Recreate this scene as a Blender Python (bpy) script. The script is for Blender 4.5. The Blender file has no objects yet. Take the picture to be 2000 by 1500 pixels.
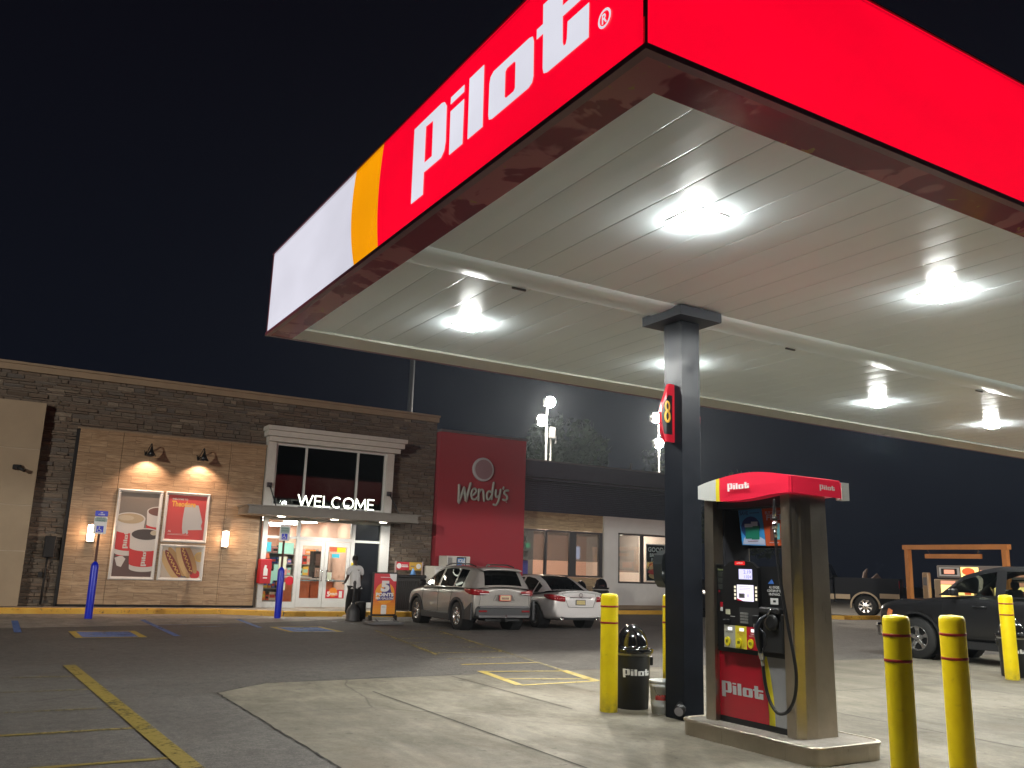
import bpy, bmesh, math, random
from mathutils import Vector, Matrix
random.seed(7)
R = math.radians
SC = bpy.context.scene
COL = SC.collection

# ------------------------------------------------------------------ camera, world, exposure
cam_d = bpy.data.cameras.new('camera'); cam = bpy.data.objects.new('camera', cam_d); COL.objects.link(cam)
yaw, pitch, roll = R(30.68), R(12.019), R(1.890)
fw = Vector((math.sin(yaw)*math.cos(pitch), math.cos(yaw)*math.cos(pitch), math.sin(pitch)))
rt = Vector((math.cos(yaw), -math.sin(yaw), 0)); up = rt.cross(fw)
r2 = rt*math.cos(roll) + up*math.sin(roll); u2 = up*math.cos(roll) - rt*math.sin(roll)
m = Matrix((r2, u2, -fw)).transposed().to_4x4(); m.translation = Vector((0, 0, 1.6))
cam.matrix_world = m
cam_d.sensor_width = 36; cam_d.lens = 36*1697/2000; cam_d.clip_end = 1000; cam_d.clip_start = .05
SC.camera = cam
SC.view_settings.view_transform = 'Standard'; SC.view_settings.look = 'None'
SC.view_settings.gamma = 1; SC.view_settings.exposure = .62
try:
    SC.cycles.max_bounces = 6; SC.cycles.diffuse_bounces = 3; SC.cycles.glossy_bounces = 3
    SC.cycles.transparent_max_bounces = 12; SC.cycles.transmission_bounces = 3
    SC.cycles.use_denoising = True; SC.cycles.sample_clamp_indirect = 4
    SC.cycles.caustics_reflective = False; SC.cycles.caustics_refractive = False
except Exception: pass
W = bpy.data.worlds.new('World'); SC.world = W; W.use_nodes = True
nt = W.node_tree; bg = nt.nodes['Background']
tc = nt.nodes.new('ShaderNodeTexCoord'); sp = nt.nodes.new('ShaderNodeSeparateXYZ'); cr = nt.nodes.new('ShaderNodeValToRGB')
nt.links.new(tc.outputs['Generated'], sp.inputs[0]); nt.links.new(sp.outputs['Z'], cr.inputs[0]); nt.links.new(cr.outputs[0], bg.inputs[0])
cr.color_ramp.elements[0].position = 0.0; cr.color_ramp.elements[0].color = (.0032, .0042, .0074, 1)
cr.color_ramp.elements[1].position = .55; cr.color_ramp.elements[1].color = (.0021, .0021, .0039, 1)
bg.inputs[1].default_value = 1.0

# ------------------------------------------------------------------ materials
MATS = {}
def lk(t, a, b): t.links.new(a, b)
def mat(name, col=(.5,.5,.5), rough=.5, metal=0, emit=None, es=0, spec=.5, coat=0, bump=0, bscale=40, var=0, vscale=3, alpha=None):
    if name in MATS: return MATS[name]
    M = bpy.data.materials.new(name); M.use_nodes = True; t = M.node_tree; b = t.nodes['Principled BSDF']
    b.inputs['Base Color'].default_value = (*col, 1); b.inputs['Roughness'].default_value = rough
    b.inputs['Metallic'].default_value = metal; b.inputs['Specular IOR Level'].default_value = spec
    b.inputs['Coat Weight'].default_value = coat
    if coat: b.inputs['Coat Roughness'].default_value = .04
    if emit: b.inputs['Emission Color'].default_value = (*emit, 1); b.inputs['Emission Strength'].default_value = es
    if alpha is not None: b.inputs['Alpha'].default_value = alpha
    if var or bump:
        c = t.nodes.new('ShaderNodeTexCoord')
    if var:
        n = t.nodes.new('ShaderNodeTexNoise'); n.inputs['Scale'].default_value = vscale; n.inputs['Detail'].default_value = 6; n.inputs['Roughness'].default_value = .65
        lk(t, c.outputs['Object'], n.inputs['Vector'])
        mx = t.nodes.new('ShaderNodeMix'); mx.data_type = 'RGBA'
        mx.inputs[6].default_value = (*[x*(1-var) for x in col], 1); mx.inputs[7].default_value = (*[min(1, x*(1+var)) for x in col], 1)
        mr = t.nodes.new('ShaderNodeMapRange'); mr.inputs[1].default_value = .3; mr.inputs[2].default_value = .7
        lk(t, n.outputs[0], mr.inputs[0]); lk(t, mr.outputs[0], mx.inputs[0]); lk(t, mx.outputs[2], b.inputs['Base Color'])
        mr2 = t.nodes.new('ShaderNodeMapRange'); mr2.inputs[1].default_value = .3; mr2.inputs[2].default_value = .7
        mr2.inputs[3].default_value = max(0, rough-.08); mr2.inputs[4].default_value = min(1, rough+.1)
        lk(t, n.outputs[0], mr2.inputs[0]); lk(t, mr2.outputs[0], b.inputs['Roughness'])
    if bump:
        n = t.nodes.new('ShaderNodeTexNoise'); n.inputs['Scale'].default_value = bscale; n.inputs['Detail'].default_value = 5
        lk(t, c.outputs['Object'], n.inputs['Vector'])
        bp = t.nodes.new('ShaderNodeBump'); bp.inputs['Strength'].default_value = bump; bp.inputs['Distance'].default_value = .02
        lk(t, n.outputs[0], bp.inputs['Height']); lk(t, bp.outputs[0], b.inputs['Normal'])
    MATS[name] = M; return M
def emat(name, col, s): return mat(name, (0,0,0), .5, emit=col, es=s, spec=.2)
class NB:      # tiny node builder
    def __init__(s, name):
        s.M = bpy.data.materials.new(name); s.M.use_nodes = True; s.t = s.M.node_tree; s.b = s.t.nodes['Principled BSDF']; MATS[name] = s.M
        s.co = s.t.nodes.new('ShaderNodeTexCoord').outputs['Object']
    def n(s, typ, **kw):
        x = s.t.nodes.new(typ)
        for k, v in kw.items(): setattr(x, k, v)
        return x
    def mapv(s, scale=(1,1,1), src=None, rot=(0,0,0)):
        x = s.n('ShaderNodeMapping'); x.inputs['Scale'].default_value = scale; x.inputs['Rotation'].default_value = rot; lk(s.t, src or s.co, x.inputs[0]); return x.outputs[0]
    def noise(s, sc, det=5, rough=.6, vec=None, dist=0):
        x = s.n('ShaderNodeTexNoise'); x.inputs['Scale'].default_value = sc; x.inputs['Detail'].default_value = det; x.inputs['Roughness'].default_value = rough; x.inputs['Distortion'].default_value = dist
        lk(s.t, vec or s.co, x.inputs['Vector']); return x.outputs[0]
    def ramp(s, src, stops):
        x = s.n('ShaderNodeValToRGB'); e = x.color_ramp.elements
        while len(e) < len(stops): e.new(.5)
        for q, (p, c) in zip(e, stops): q.position = p; q.color = (*c, 1) if len(c) == 3 else c
        lk(s.t, src, x.inputs[0]); return x.outputs[0]
    def rng(s, src, a, b, c, d):
        x = s.n('ShaderNodeMapRange'); 
        for i, v in enumerate((a, b, c, d)): x.inputs[i+1].default_value = v
        lk(s.t, src, x.inputs[0]); return x.outputs[0]
    def mix(s, fac, a, b, mode='MIX'):
        x = s.n('ShaderNodeMix', data_type='RGBA', blend_type=mode)
        for i, v in ((0, fac), (6, a), (7, b)):
            if isinstance(v, (tuple, list)): x.inputs[i].default_value = (*v, 1)
            elif isinstance(v, (int, float)): x.inputs[i].default_value = v
            else: lk(s.t, v, x.inputs[i])
        return x.outputs[2]
    def math(s, op, a, b=0.0):
        x = s.n('ShaderNodeMath', operation=op)
        for i, v in ((0, a), (1, b)):
            if isinstance(v, (int, float)): x.inputs[i].default_value = v
            else: lk(s.t, v, x.inputs[i])
        return x.outputs[0]
    def bump(s, h, st=.4, dist=.02):
        x = s.n('ShaderNodeBump'); x.inputs['Strength'].default_value = st; x.inputs['Distance'].default_value = dist
        lk(s.t, h, x.inputs['Height']); lk(s.t, x.outputs[0], s.b.inputs['Normal'])
    def out(s, col=None, rough=None):
        if col is not None: lk(s.t, col, s.b.inputs['Base Color'])
        if rough is not None:
            if isinstance(rough, float): s.b.inputs['Roughness'].default_value = rough
            else: lk(s.t, rough, s.b.inputs['Roughness'])
        return s.M

def m_asphalt():
    s = NB('asphalt')
    big = s.noise(.16, 4); mid = s.noise(1.6, 5); fine = s.noise(75, 3, .75); streak = s.noise(.8, 5, .6, s.mapv((.25, 2.2, 1)))
    c = s.ramp(big, [(.3, (.075,.070,.066)), (.7, (.115,.108,.10))])
    c = s.mix(s.rng(mid, .35, .75, 0, .55), c, (.15,.14,.13))
    c = s.mix(s.rng(streak, .5, .8, 0, .45), c, (.062,.059,.056))
    c = s.mix(s.rng(fine, .3, .72, 0, 1), s.mix(1.0, c, (.35,.35,.35), 'MULTIPLY'), s.mix(1.0, c, (1.8,1.8,1.8), 'MULTIPLY'))
    c = s.mix(s.rng(s.noise(6.5, 6, .8), .36, .64, 0, 1), s.mix(1.0, c, (.74,.74,.74), 'MULTIPLY'), s.mix(1.0, c, (1.3,1.29,1.27), 'MULTIPLY'))
    c = s.mix(s.rng(s.noise(22, 4, .7), .35, .68, 0, 1), s.mix(1.0, c, (.72,.72,.72), 'MULTIPLY'), s.mix(1.0, c, (1.3,1.29,1.27), 'MULTIPLY')); c = s.mix(s.rng(s.noise(2.8, 4, .6), .66, .76, 0, .7), c, (.04,.037,.034))
    v = s.n('ShaderNodeTexVoronoi', feature='DISTANCE_TO_EDGE'); v.inputs['Scale'].default_value = .33; 
    w = s.n('ShaderNodeMix', data_type='VECTOR'); w.inputs[0].default_value = .12
    nn = s.n('ShaderNodeTexNoise'); nn.inputs['Scale'].default_value = 1.5; lk(s.t, s.co, nn.inputs[0]); lk(s.t, s.co, w.inputs[4]); lk(s.t, nn.outputs['Color'], w.inputs[5]); lk(s.t, w.outputs[1], v.inputs['Vector'])
    crk = s.math('MULTIPLY', s.rng(v.outputs['Distance'], 0, .006, 1, 0), s.rng(s.noise(.5, 2), .5, .6, 0, 1))
    c = s.mix(s.math('MULTIPLY', crk, .7), c, (.012,.012,.012))
    s.bump(s.math('SUBTRACT', fine, crk), .6, .01)
    return s.out(c, s.rng(mid, .3, .7, .62, .85))
def m_concrete(name='concrete', base=(.218,.195,.150), streaks=True):
    s = NB(name)
    big = s.noise(.28, 5, .6, None, .5); mid = s.noise(1.3, 7, .66, s.mapv((1, .55, 1)), .6); fine = s.noise(45, 4, .7); spots = s.noise(6, 4, .6)
    k = lambda f: tuple(x*f for x in base)
    c = s.ramp(big, [(.28, k(.60)), (.5, k(.95)), (.75, k(1.25))])
    c = s.mix(s.rng(mid, .42, .7, 0, .75), c, (base[0]*.55, base[1]*.54, base[2]*.52))
    c = s.mix(s.rng(s.noise(.9, 6, .7, s.mapv((.6, 1.5, 1), None, (0,0,.5)), .8), .52, .75, 0, .6), c, k(1.35))
    c = s.mix(s.rng(s.noise(7.5, 6, .8, s.mapv((1, .6, 1))), .36, .64, 0, 1), s.mix(1.0, c, (.80,.80,.80), 'MULTIPLY'), s.mix(1.0, c, (1.15,1.15,1.14), 'MULTIPLY'))
    c = s.mix(s.rng(spots, .64, .71, 0, .75), c, k(.30))
    c = s.mix(s.rng(s.noise(.45, 3, .5), .58, .7, 0, .3), c, (.20,.15,.10))
    c = s.mix(s.rng(fine, .3, .7, .0, .5), c, s.mix(1.0, c, (.62,.62,.62), 'MULTIPLY'))
    v = s.n('ShaderNodeTexVoronoi', feature='DISTANCE_TO_EDGE'); v.inputs['Scale'].default_value = .22
    w = s.n('ShaderNodeMix', data_type='VECTOR'); w.inputs[0].default_value = .2
    nn = s.n('ShaderNodeTexNoise'); nn.inputs['Scale'].default_value = 1.1; nn.inputs['Detail'].default_value = 6; lk(s.t, s.co, nn.inputs[0]); lk(s.t, s.co, w.inputs[4]); lk(s.t, nn.outputs['Color'], w.inputs[5]); lk(s.t, w.outputs[1], v.inputs['Vector'])
    crk = s.math('MULTIPLY', s.rng(v.outputs['Distance'], 0, .0035, 1, 0), s.rng(s.noise(.35, 2), .5, .56, 0, 1))
    c = s.mix(s.math('MULTIPLY', crk, .65), c, k(.2))
    tyre = s.math('MULTIPLY', s.rng(s.noise(2.6, 3, .5, s.mapv((1, .07, 1))), .56, .68, 0, 1), s.rng(s.noise(.3, 2), .45, .6, 0, 1))
    c = s.mix(s.math('MULTIPLY', tyre, .38), c, k(.35))
    drip = s.rng(s.noise(3.3, 3, .5), .70, .76, 0, 1); c = s.mix(s.math('MULTIPLY', drip, .6), c, (.05,.04,.032))
    s.bump(s.math('ADD', s.math('MULTIPLY', fine, .5), mid), .3, .01)
    return s.out(c, s.rng(mid, .3, .7, .62, .9))
def m_paint(name, col, wear=.5, under=(.06,.057,.054)):
    s = NB(name)
    n = s.noise(14, 6, .75); n2 = s.noise(1.2, 4, .6)
    f = s.rng(s.math('ADD', s.math('MULTIPLY', n, .6), s.math('MULTIPLY', n2, .4)), wear-.07, wear+.07, 1, 0)
    c = s.mix(s.noise(30, 3), tuple(x*.75 for x in col), tuple(min(1, x*1.15) for x in col))
    tr = s.n('ShaderNodeBsdfTransparent'); mx = s.n('ShaderNodeMixShader')
    lk(s.t, f, mx.inputs[0]); lk(s.t, tr.outputs[0], mx.inputs[1]); lk(s.t, s.b.outputs[0], mx.inputs[2])
    lk(s.t, mx.outputs[0], s.t.nodes['Material Output'].inputs['Surface'])
    return s.out(c, .6)
def m_sleeve():
    s = NB('yellow_sleeve'); n = s.noise(5, 4); sc = s.noise(26, 5, .75, s.mapv((1, 1, .35))); g = s.noise(9, 6, .7)
    c = s.mix(s.rng(n, .3, .7, 0, 1), (.92,.68,.005), (.98,.76,.008))
    c = s.mix(s.rng(sc, .68, .72, 0, .75), c, (.10,.075,.02)); c = s.mix(s.rng(g, .62, .74, 0, .55), c, (.45,.31,.02))
    sp = s.n('ShaderNodeSeparateXYZ'); lk(s.t, s.co, sp.inputs[0]); foot = s.math('MULTIPLY', s.rng(sp.outputs['Z'], .02, .22, 1, 0), s.rng(g, .35, .6, .2, .9))
    c = s.mix(s.math('MULTIPLY', foot, .6), c, (.13,.10,.06)); s.bump(sc, .15, .004); return s.out(c, s.rng(g, .3, .7, .25, .45))
def m_stone():
    s = NB('ledger_stone'); g = s.n('ShaderNodeNewGeometry'); r = g.outputs['Random Per Island']
    c = s.ramp(r, [(0, (.12,.09,.065)), (.25, (.2,.15,.11)), (.5, (.15,.125,.1)), (.75, (.24,.19,.14)), (.93, (.13,.12,.11)), (1, (.33,.27,.2))])
    n = s.noise(9, 6, .7, s.mapv((1, 1, 3)))
    c = s.mix(s.rng(n, .3, .7, 0, .55), c, (.07,.052,.04))
    s.bump(n, .9, .03); return s.out(c, .85)
def m_wood(name='wood_tile', a=(.32,.21,.12), b=(.47,.335,.205)):
    s = NB(name)
    mp = s.n('ShaderNodeMapping'); mp.inputs['Rotation'].default_value = (R(-90), 0, 0); lk(s.t, s.co, mp.inputs[0])
    br = s.n('ShaderNodeTexBrick'); lk(s.t, mp.outputs[0], br.inputs['Vector'])
    for k, v in dict(Scale=1, **{'Mortar Size': .004, 'Mortar Smooth': .1, 'Brick Width': 1.22, 'Row Height': .2}).items(): br.inputs[k].default_value = v
    br.inputs['Color1'].default_value = (0,0,0,1); br.inputs['Color2'].default_value = (1,1,1,1); br.inputs['Mortar'].default_value = (.5,.5,.5,1)
    br.offset = .37
    off = s.n('ShaderNodeVectorMath', operation='ADD'); lk(s.t, s.co, off.inputs[0]); lk(s.t, br.outputs['Color'], off.inputs[1])
    g = s.noise(2.2, 7, .68, s.mapv((.55, 1, 5.5), off.outputs[0]), 1.5)
    g2 = s.noise(9, 5, .7, s.mapv((.5, 1, 9), off.outputs[0]))
    c = s.ramp(s.math('ADD', s.math('MULTIPLY', g, .75), s.math('MULTIPLY', g2, .25)), [(.3, tuple(x*.62 for x in a)), (.45, a), (.56, b), (.7, tuple(x*1.18 for x in b))])
    c = s.mix(s.math('MULTIPLY', br.outputs['Color'], .28), c, tuple(x*.6 for x in a))
    c = s.mix(s.math('MULTIPLY', br.outputs['Fac'], .75), c, (.06,.045,.03))
    s.bump(s.math('SUBTRACT', g2, br.outputs['Fac']), .3, .01)
    return s.out(c, .42)
def m_kerb():
    s = NB('kerb_paint'); n = s.noise(7, 7, .75); n2 = s.noise(1.5, 4)
    c = s.mix(s.rng(n2, .35, .65, 0, 1), (.62,.33,.035), (.70,.42,.06))
    c = s.mix(s.rng(n, .58, .66, 0, .85), c, (.07,.055,.04)); return s.out(c, .6)
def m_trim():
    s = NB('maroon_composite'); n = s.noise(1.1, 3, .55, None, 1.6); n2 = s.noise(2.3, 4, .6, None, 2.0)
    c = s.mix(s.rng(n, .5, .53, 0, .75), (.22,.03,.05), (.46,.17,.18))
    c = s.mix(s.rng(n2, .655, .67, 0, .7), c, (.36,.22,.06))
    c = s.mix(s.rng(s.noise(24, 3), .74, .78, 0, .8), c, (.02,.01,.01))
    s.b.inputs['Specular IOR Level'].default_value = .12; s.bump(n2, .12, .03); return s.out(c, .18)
def m_glass(name='glass', tint=(.9,.95,.95), refl=.9):
    s = NB(name); g = s.n('ShaderNodeBsdfGlossy'); g.inputs['Roughness'].default_value = .02; g.inputs[0].default_value = (refl,refl,refl,1)
    t = s.n('ShaderNodeBsdfTransparent'); t.inputs[0].default_value = (*tint, 1)
    f = s.n('ShaderNodeFresnel'); f.inputs[0].default_value = 1.45; mx = s.n('ShaderNodeMixShader')
    lk(s.t, f.outputs[0], mx.inputs[0]); lk(s.t, t.outputs[0], mx.inputs[1]); lk(s.t, g.outputs[0], mx.inputs[2])
    lk(s.t, mx.outputs[0], s.t.nodes['Material Output'].inputs['Surface']); return s.M
def m_steel():
    s = NB('brushed_steel'); s.b.inputs['Metallic'].default_value = 1
    n = s.noise(60, 4, .7, s.mapv((1, 1, .02))); n2 = s.noise(2.2, 4)
    s.bump(n, .08, .004)
    return s.out(s.mix(s.rng(n2, .3, .7, 0, 1), (.42,.37,.30), (.56,.50,.41)), s.rng(n, .3, .7, .26, .42))
def m_fascia(name, col, st):
    s = NB(name); n = s.noise(.5, 3, .5, s.mapv((1, 1, 2))); 
    lk(s.t, s.rng(n, .3, .7, st*.9, st*1.06), s.b.inputs['Emission Strength']); s.b.inputs['Emission Color'].default_value = (*col, 1)
    s.b.inputs['Base Color'].default_value = (col[0]*.15, col[1]*.15, col[2]*.15, 1); s.b.inputs['Roughness'].default_value = .25; return s.M
def m_deck():
    s = NB('white_deck'); n = s.noise(1.2, 3)
    return s.out(s.mix(s.rng(n, .3, .7, 0, 1), (.80,.89,.92), (.83,.92,.95)), .30)
asphalt = m_asphalt(); concrete = m_concrete(); walkc = m_concrete('sidewalk_concrete', (.34,.31,.27)); stone = m_stone(); wood = m_wood()
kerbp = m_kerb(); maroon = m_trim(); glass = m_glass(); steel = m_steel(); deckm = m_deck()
lotline = m_paint('lot_line_yellow', (.27,.20,.035), .56); yellowline = m_paint('worn_yellow_line', (.50,.36,.03), .60); yellowfade = m_paint('faded_yellow_line', (.38,.30,.07), .50); blueline = m_paint('worn_blue_line', (.06,.17,.50), .585)
lotfade = m_paint('lot_line_faded', (.20,.165,.05), .49); bluefade = m_paint('faded_blue_line', (.12,.22,.45), .50)
paleline = m_paint('worn_white_line', (.35,.37,.42), .47)
f_red = m_fascia('backlit_red', (1, 0, .022), .66); f_white = m_fascia('backlit_white', (.80,.79,.90), .555); f_orange = m_fascia('backlit_orange', (1, .36, 0), .62)
black = mat('black_plastic', (.012,.012,.013), .32); blackm = mat('black_matte', (.01,.01,.011), .7)
dark = mat('dark_paint', (.028,.031,.038), .3, var=.15, vscale=6); white = mat('white_paint', (.62,.61,.57), .35, var=.06, vscale=4)
alum = mat('white_aluminium', (.62,.63,.62), .32, var=.05); silverm = mat('silver_metal', (.55,.55,.55), .25, 1)
rubber = mat('rubber', (.018,.018,.018), .65, bump=.2); chrome = mat('chrome', (.75,.75,.76), .12, 1)
redm = mat('red_vinyl', (.55,.012,.03), .28); yelp = m_sleeve(); redband = mat('red_band', (.35,.02,.012), .4)
bluep = mat('blue_sleeve', (.005,.02,.55), .3); whitev = mat('white_vinyl', (.75,.75,.74), .35); orangev = mat('orange_vinyl', (.75,.22,.01), .4); yelv = mat('yellow_vinyl', (.75,.62,.02), .35)
greyp = mat('grey_plastic', (.12,.12,.125), .45); skin = mat('skin', (.045,.025,.017), .5)

# ------------------------------------------------------------------ mesh builder
X, Y, Z = Vector((1,0,0)), Vector((0,1,0)), Vector((0,0,1))
class MB:
    def __init__(s): s.v = []; s.f = []; s.m = []; s.sm = []
    def add(s, vs, fs, mi=0, smooth=False):
        o = len(s.v); s.v += [Vector(p) for p in vs]; s.f += [tuple(i+o for i in f) for f in fs]; s.m += [mi]*len(fs); s.sm += [smooth]*len(fs); return s
    def box(s, x0, x1, y0, y1, z0, z1, mi=0, bev=0):
        if bev:
            pr = [(x0+bev,y0),(x1-bev,y0),(x1,y0+bev),(x1,y1-bev),(x1-bev,y1),(x0+bev,y1),(x0,y1-bev),(x0,y0+bev)]
            ins = [(x0+bev,y0+bev),(x1-bev,y0+bev),(x1-bev,y0+bev),(x1-bev,y1-bev),(x1-bev,y1-bev),(x0+bev,y1-bev),(x0+bev,y1-bev),(x0+bev,y0+bev)]
            vs = [(a,b,z0+bev) for a,b in pr]+[(a,b,z1-bev) for a,b in pr]+[(a,b,z1) for a,b in ins]+[(a,b,z0) for a,b in ins]
            fs = [(i,(i+1)%8,8+(i+1)%8,8+i) for i in range(8)]+[(8+i,8+(i+1)%8,16+(i+1)%8,16+i) for i in range(8)]+[((i+1)%8,i,24+i,24+(i+1)%8) for i in range(8)]
            fs += [(16,18,20,22),(30,28,26,24)]
            return s.add(vs, fs, mi)
        vs = [(x0,y0,z0),(x1,y0,z0),(x1,y1,z0),(x0,y1,z0),(x0,y0,z1),(x1,y0,z1),(x1,y1,z1),(x0,y1,z1)]
        return s.add(vs, [(0,3,2,1),(4,5,6,7),(0,1,5,4),(1,2,6,5),(2,3,7,6),(3,0,4,7)], mi)
    def prism(s, pts, fr, d, mi=0, caps=True):      # 2d polygon in frame (o,u,v), extruded by d along u x v
        o, u, v = fr; n = u.cross(v).normalized(); k = len(pts)
        a = [o+u*p[0]+v*p[1] for p in pts]; b = [q+n*d for q in a]
        fs = [(i,(i+1)%k,k+(i+1)%k,k+i) for i in range(k)]
        if caps: fs += [tuple(range(k))[::-1], tuple(range(k,2*k))]
        return s.add(a+b, fs, mi)
    def poly(s, pts, fr, off=0, mi=0):
        o, u, v = fr; n = u.cross(v).normalized()
        return s.add([o+u*p[0]+v*p[1]+n*off for p in pts], [tuple(range(len(pts)))], mi)
    def rect(s, a, b, c, d, fr, off=0, mi=0): return s.poly([(a,c),(b,c),(b,d),(a,d)], fr, off, mi)
    def disc(s, cx, cy, r, fr, off=0, mi=0, n=24, ry=None): return s.poly([(cx+r*math.cos(2*math.pi*i/n), cy+(ry or r)*math.sin(2*math.pi*i/n)) for i in range(n)], fr, off, mi)
    def lathe(s, prof, c=(0,0,0), axis=Z, n=24, mi=0, smooth=True, caps=True):
        axis = Vector(axis).normalized(); a = axis.orthogonal().normalized(); b = axis.cross(a); c = Vector(c)
        vs = [c+axis*h+(a*math.cos(2*math.pi*i/n)+b*math.sin(2*math.pi*i/n))*r for r, h in prof for i in range(n)]
        fs = [(j*n+i, j*n+(i+1)%n, (j+1)*n+(i+1)%n, (j+1)*n+i) for j in range(len(prof)-1) for i in range(n)]
        s.add(vs, fs, mi, smooth)
        if caps:
            o = len(s.v)-len(vs); L = len(prof)-1
            s.f += [tuple(o+i for i in range(n))[::-1], tuple(o+L*n+i for i in range(n))]; s.m += [mi]*2; s.sm += [False]*2
        return s
    def cyl(s, p, q, r, n=16, mi=0, r2=None):
        p, q = Vector(p), Vector(q); return s.lathe([(r,0),(r if r2 is None else r2,(q-p).length)], p, q-p, n, mi)
    def tube(s, pts, r, n=8, mi=0, flat=None, cap=True):     # flat=(normal, factor) squashes the section
        pts = [Vector(p) for p in pts]; rings = []; pn = None
        for i, p in enumerate(pts):
            t = (pts[min(i+1,len(pts)-1)]-pts[max(i-1,0)]).normalized()
            if flat: b = Vector(flat[0]); a = t.cross(b).normalized()
            else:
                a = (pn - t*pn.dot(t)) if pn else t.orthogonal()
                a.normalize(); b = t.cross(a); pn = a
            rr = r[i] if isinstance(r, (list, tuple)) else r
            k = flat[1] if flat else 1
            ring = [p+(a*math.cos(2*math.pi*j/n)+b*(k*math.sin(2*math.pi*j/n)))*rr for j in range(n)]
            rings.append((ring, t, rr, p))
        vs = []; R0 = []
        if cap:
            ring, t, rr, p = rings[0]
            for h, q in ((.96,.3),(.7,.72)): R0.append([p+(w-p)*q - t*rr*h for w in ring])
            R0 = R0[::1]; R0 = [[p+(w-p)*.35 - t*rr*.93 for w in ring], [p+(w-p)*.78 - t*rr*.62 for w in ring]]
        al = R0+[r_[0] for r_ in rings]
        if cap:
            ring, t, rr, p = rings[-1]
            al += [[p+(w-p)*.78 + t*rr*.62 for w in ring], [p+(w-p)*.35 + t*rr*.93 for w in ring]]
        for q in al: vs += q
        fs = [(j*n+i, j*n+(i+1)%n, (j+1)*n+(i+1)%n, (j+1)*n+i) for j in range(len(al)-1) for i in range(n)]
        fs += [tuple(range(n))[::-1], tuple((len(al)-1)*n+i for i in range(n))]
        return s.add(vs, fs, mi, True)
    def grid(s, rows, mi=0, smooth=True, closed=False):
        n = len(rows[0]); vs = [p for r_ in rows for p in r_]
        fs = [(j*n+i, j*n+(i+1)%n, (j+1)*n+(i+1)%n, (j+1)*n+i) for j in range(len(rows)-1) for i in range(n if closed else n-1)]
        return s.add(vs, fs, mi, smooth)
    def text(s, body, fr, x, y, w, h, off=0, mi=0, bold=0.0, depth=0):     # text fitted to the rectangle x,y,w,h of the frame
        c = bpy.data.curves.new('t', 'FONT'); c.body = body; c.offset = bold; c.resolution_u = 3; c.align_x = 'CENTER'
        ob = bpy.data.objects.new('t', c); COL.objects.link(ob); bpy.context.view_layer.update()
        me = bpy.data.meshes.new_from_object(ob.evaluated_get(bpy.context.evaluated_depsgraph_get()))
        xs = [v.co.x for v in me.vertices]; ys = [v.co.y for v in me.vertices]
        o, u, v = fr; n = u.cross(v).normalized()
        sx = w/(max(xs)-min(xs)); sy = h/(max(ys)-min(ys))
        vs = [o+u*(x+(q.co.x-min(xs))*sx)+v*(y+(q.co.y-min(ys))*sy)+n*(off+depth) for q in me.vertices]
        s.add(vs, [tuple(p.vertices) for p in me.polygons], mi)
        if depth:
            cnt = {}
            for p in me.polygons:
                k = list(p.vertices)
                for i in range(len(k)): cnt[(k[i], k[(i+1)%len(k)])] = 1
            oo = len(s.v)-len(vs); s.v += [q-n*depth for q in vs]; nv = len(vs)
            for (a, b) in cnt:
                if (b, a) not in cnt: s.f.append((oo+a, oo+nv+a, oo+nv+b, oo+b)); s.m.append(mi); s.sm.append(False)
        bpy.data.objects.remove(ob); bpy.data.curves.remove(c); bpy.data.meshes.remove(me); return s

def link(o, parent=None):
    COL.objects.link(o)
    if parent: o.parent = parent
    return o
def wloc(o):
    v = Vector((0,0,0))
    while o: v += o.location; o = o.parent
    return v
def obj(name, mb, mats, parent=None, local=False, label=None, kind=None):
    me = bpy.data.meshes.new(name)
    org = Vector((0,0,0)) if (local or not parent) else wloc(parent)
    me.from_pydata([tuple(v-org) for v in mb.v], [], mb.f)
    for mm in (mats if isinstance(mats, (list, tuple)) else [mats]): me.materials.append(mm)
    me.polygons.foreach_set('material_index', mb.m); me.polygons.foreach_set('use_smooth', mb.sm); me.update()
    o = bpy.data.objects.new(name, me); link(o, parent)
    if label: o['label'] = label
    if kind: o['kind'] = kind
    return o
def thing(name, label, cat, loc=(0,0,0), rz=0, group=None):
    o = bpy.data.objects.new(name, None); o.empty_display_size = .2; link(o); o.location = loc; o.rotation_euler = (0,0,rz)
    return tag(o, label, cat, group)
def tag(o, label, cat, group=None):
    o['label'] = label; o['category'] = cat
    if group: o['group'] = group
    return o
def dup(root, loc=None, rz=None, label=None, group=None):
    def cp(o, par):
        c = o.copy(); COL.objects.link(c); c.parent = par
        for ch in list(o.children): cp(ch, c)
        return c
    r_ = cp(root, None)
    if loc is not None: r_.location = loc
    if rz is not None: r_.rotation_euler = (0,0,rz)
    if label: r_['label'] = label
    if group: r_['group'] = group
    return r_
def solo(name, mb, mats, label, cat, group=None, org=None):      # a thing that is one mesh, origin at its base
    me = obj(name, mb, mats)
    if org is None:
        xs = [v.x for v in mb.v]; ys = [v.y for v in mb.v]; zs = [v.z for v in mb.v]
        org = Vector(((min(xs)+max(xs))/2, (min(ys)+max(ys))/2, min(zs)))
    org = Vector(org); me.data.transform(Matrix.Translation(-org)); me.location = org
    return tag(me, label, cat, group)
def fr(o, u, v): return (Vector(o), Vector(u), Vector(v))
def light(name, typ, loc, energy, col=(1,1,1), parent=None, **kw):
    d = bpy.data.lights.new(name, typ); d.energy = energy; d.color = col
    for k, v in kw.items():
        if k != 'dirn': setattr(d, k, v)
    o = bpy.data.objects.new(name, d); link(o, parent); o.location = Vector(loc) - (wloc(parent) if parent else Vector((0,0,0)))
    if 'dirn' in kw: o.rotation_euler = Vector(kw['dirn']).to_track_quat('-Z', 'Y').to_euler()
    return o

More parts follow.
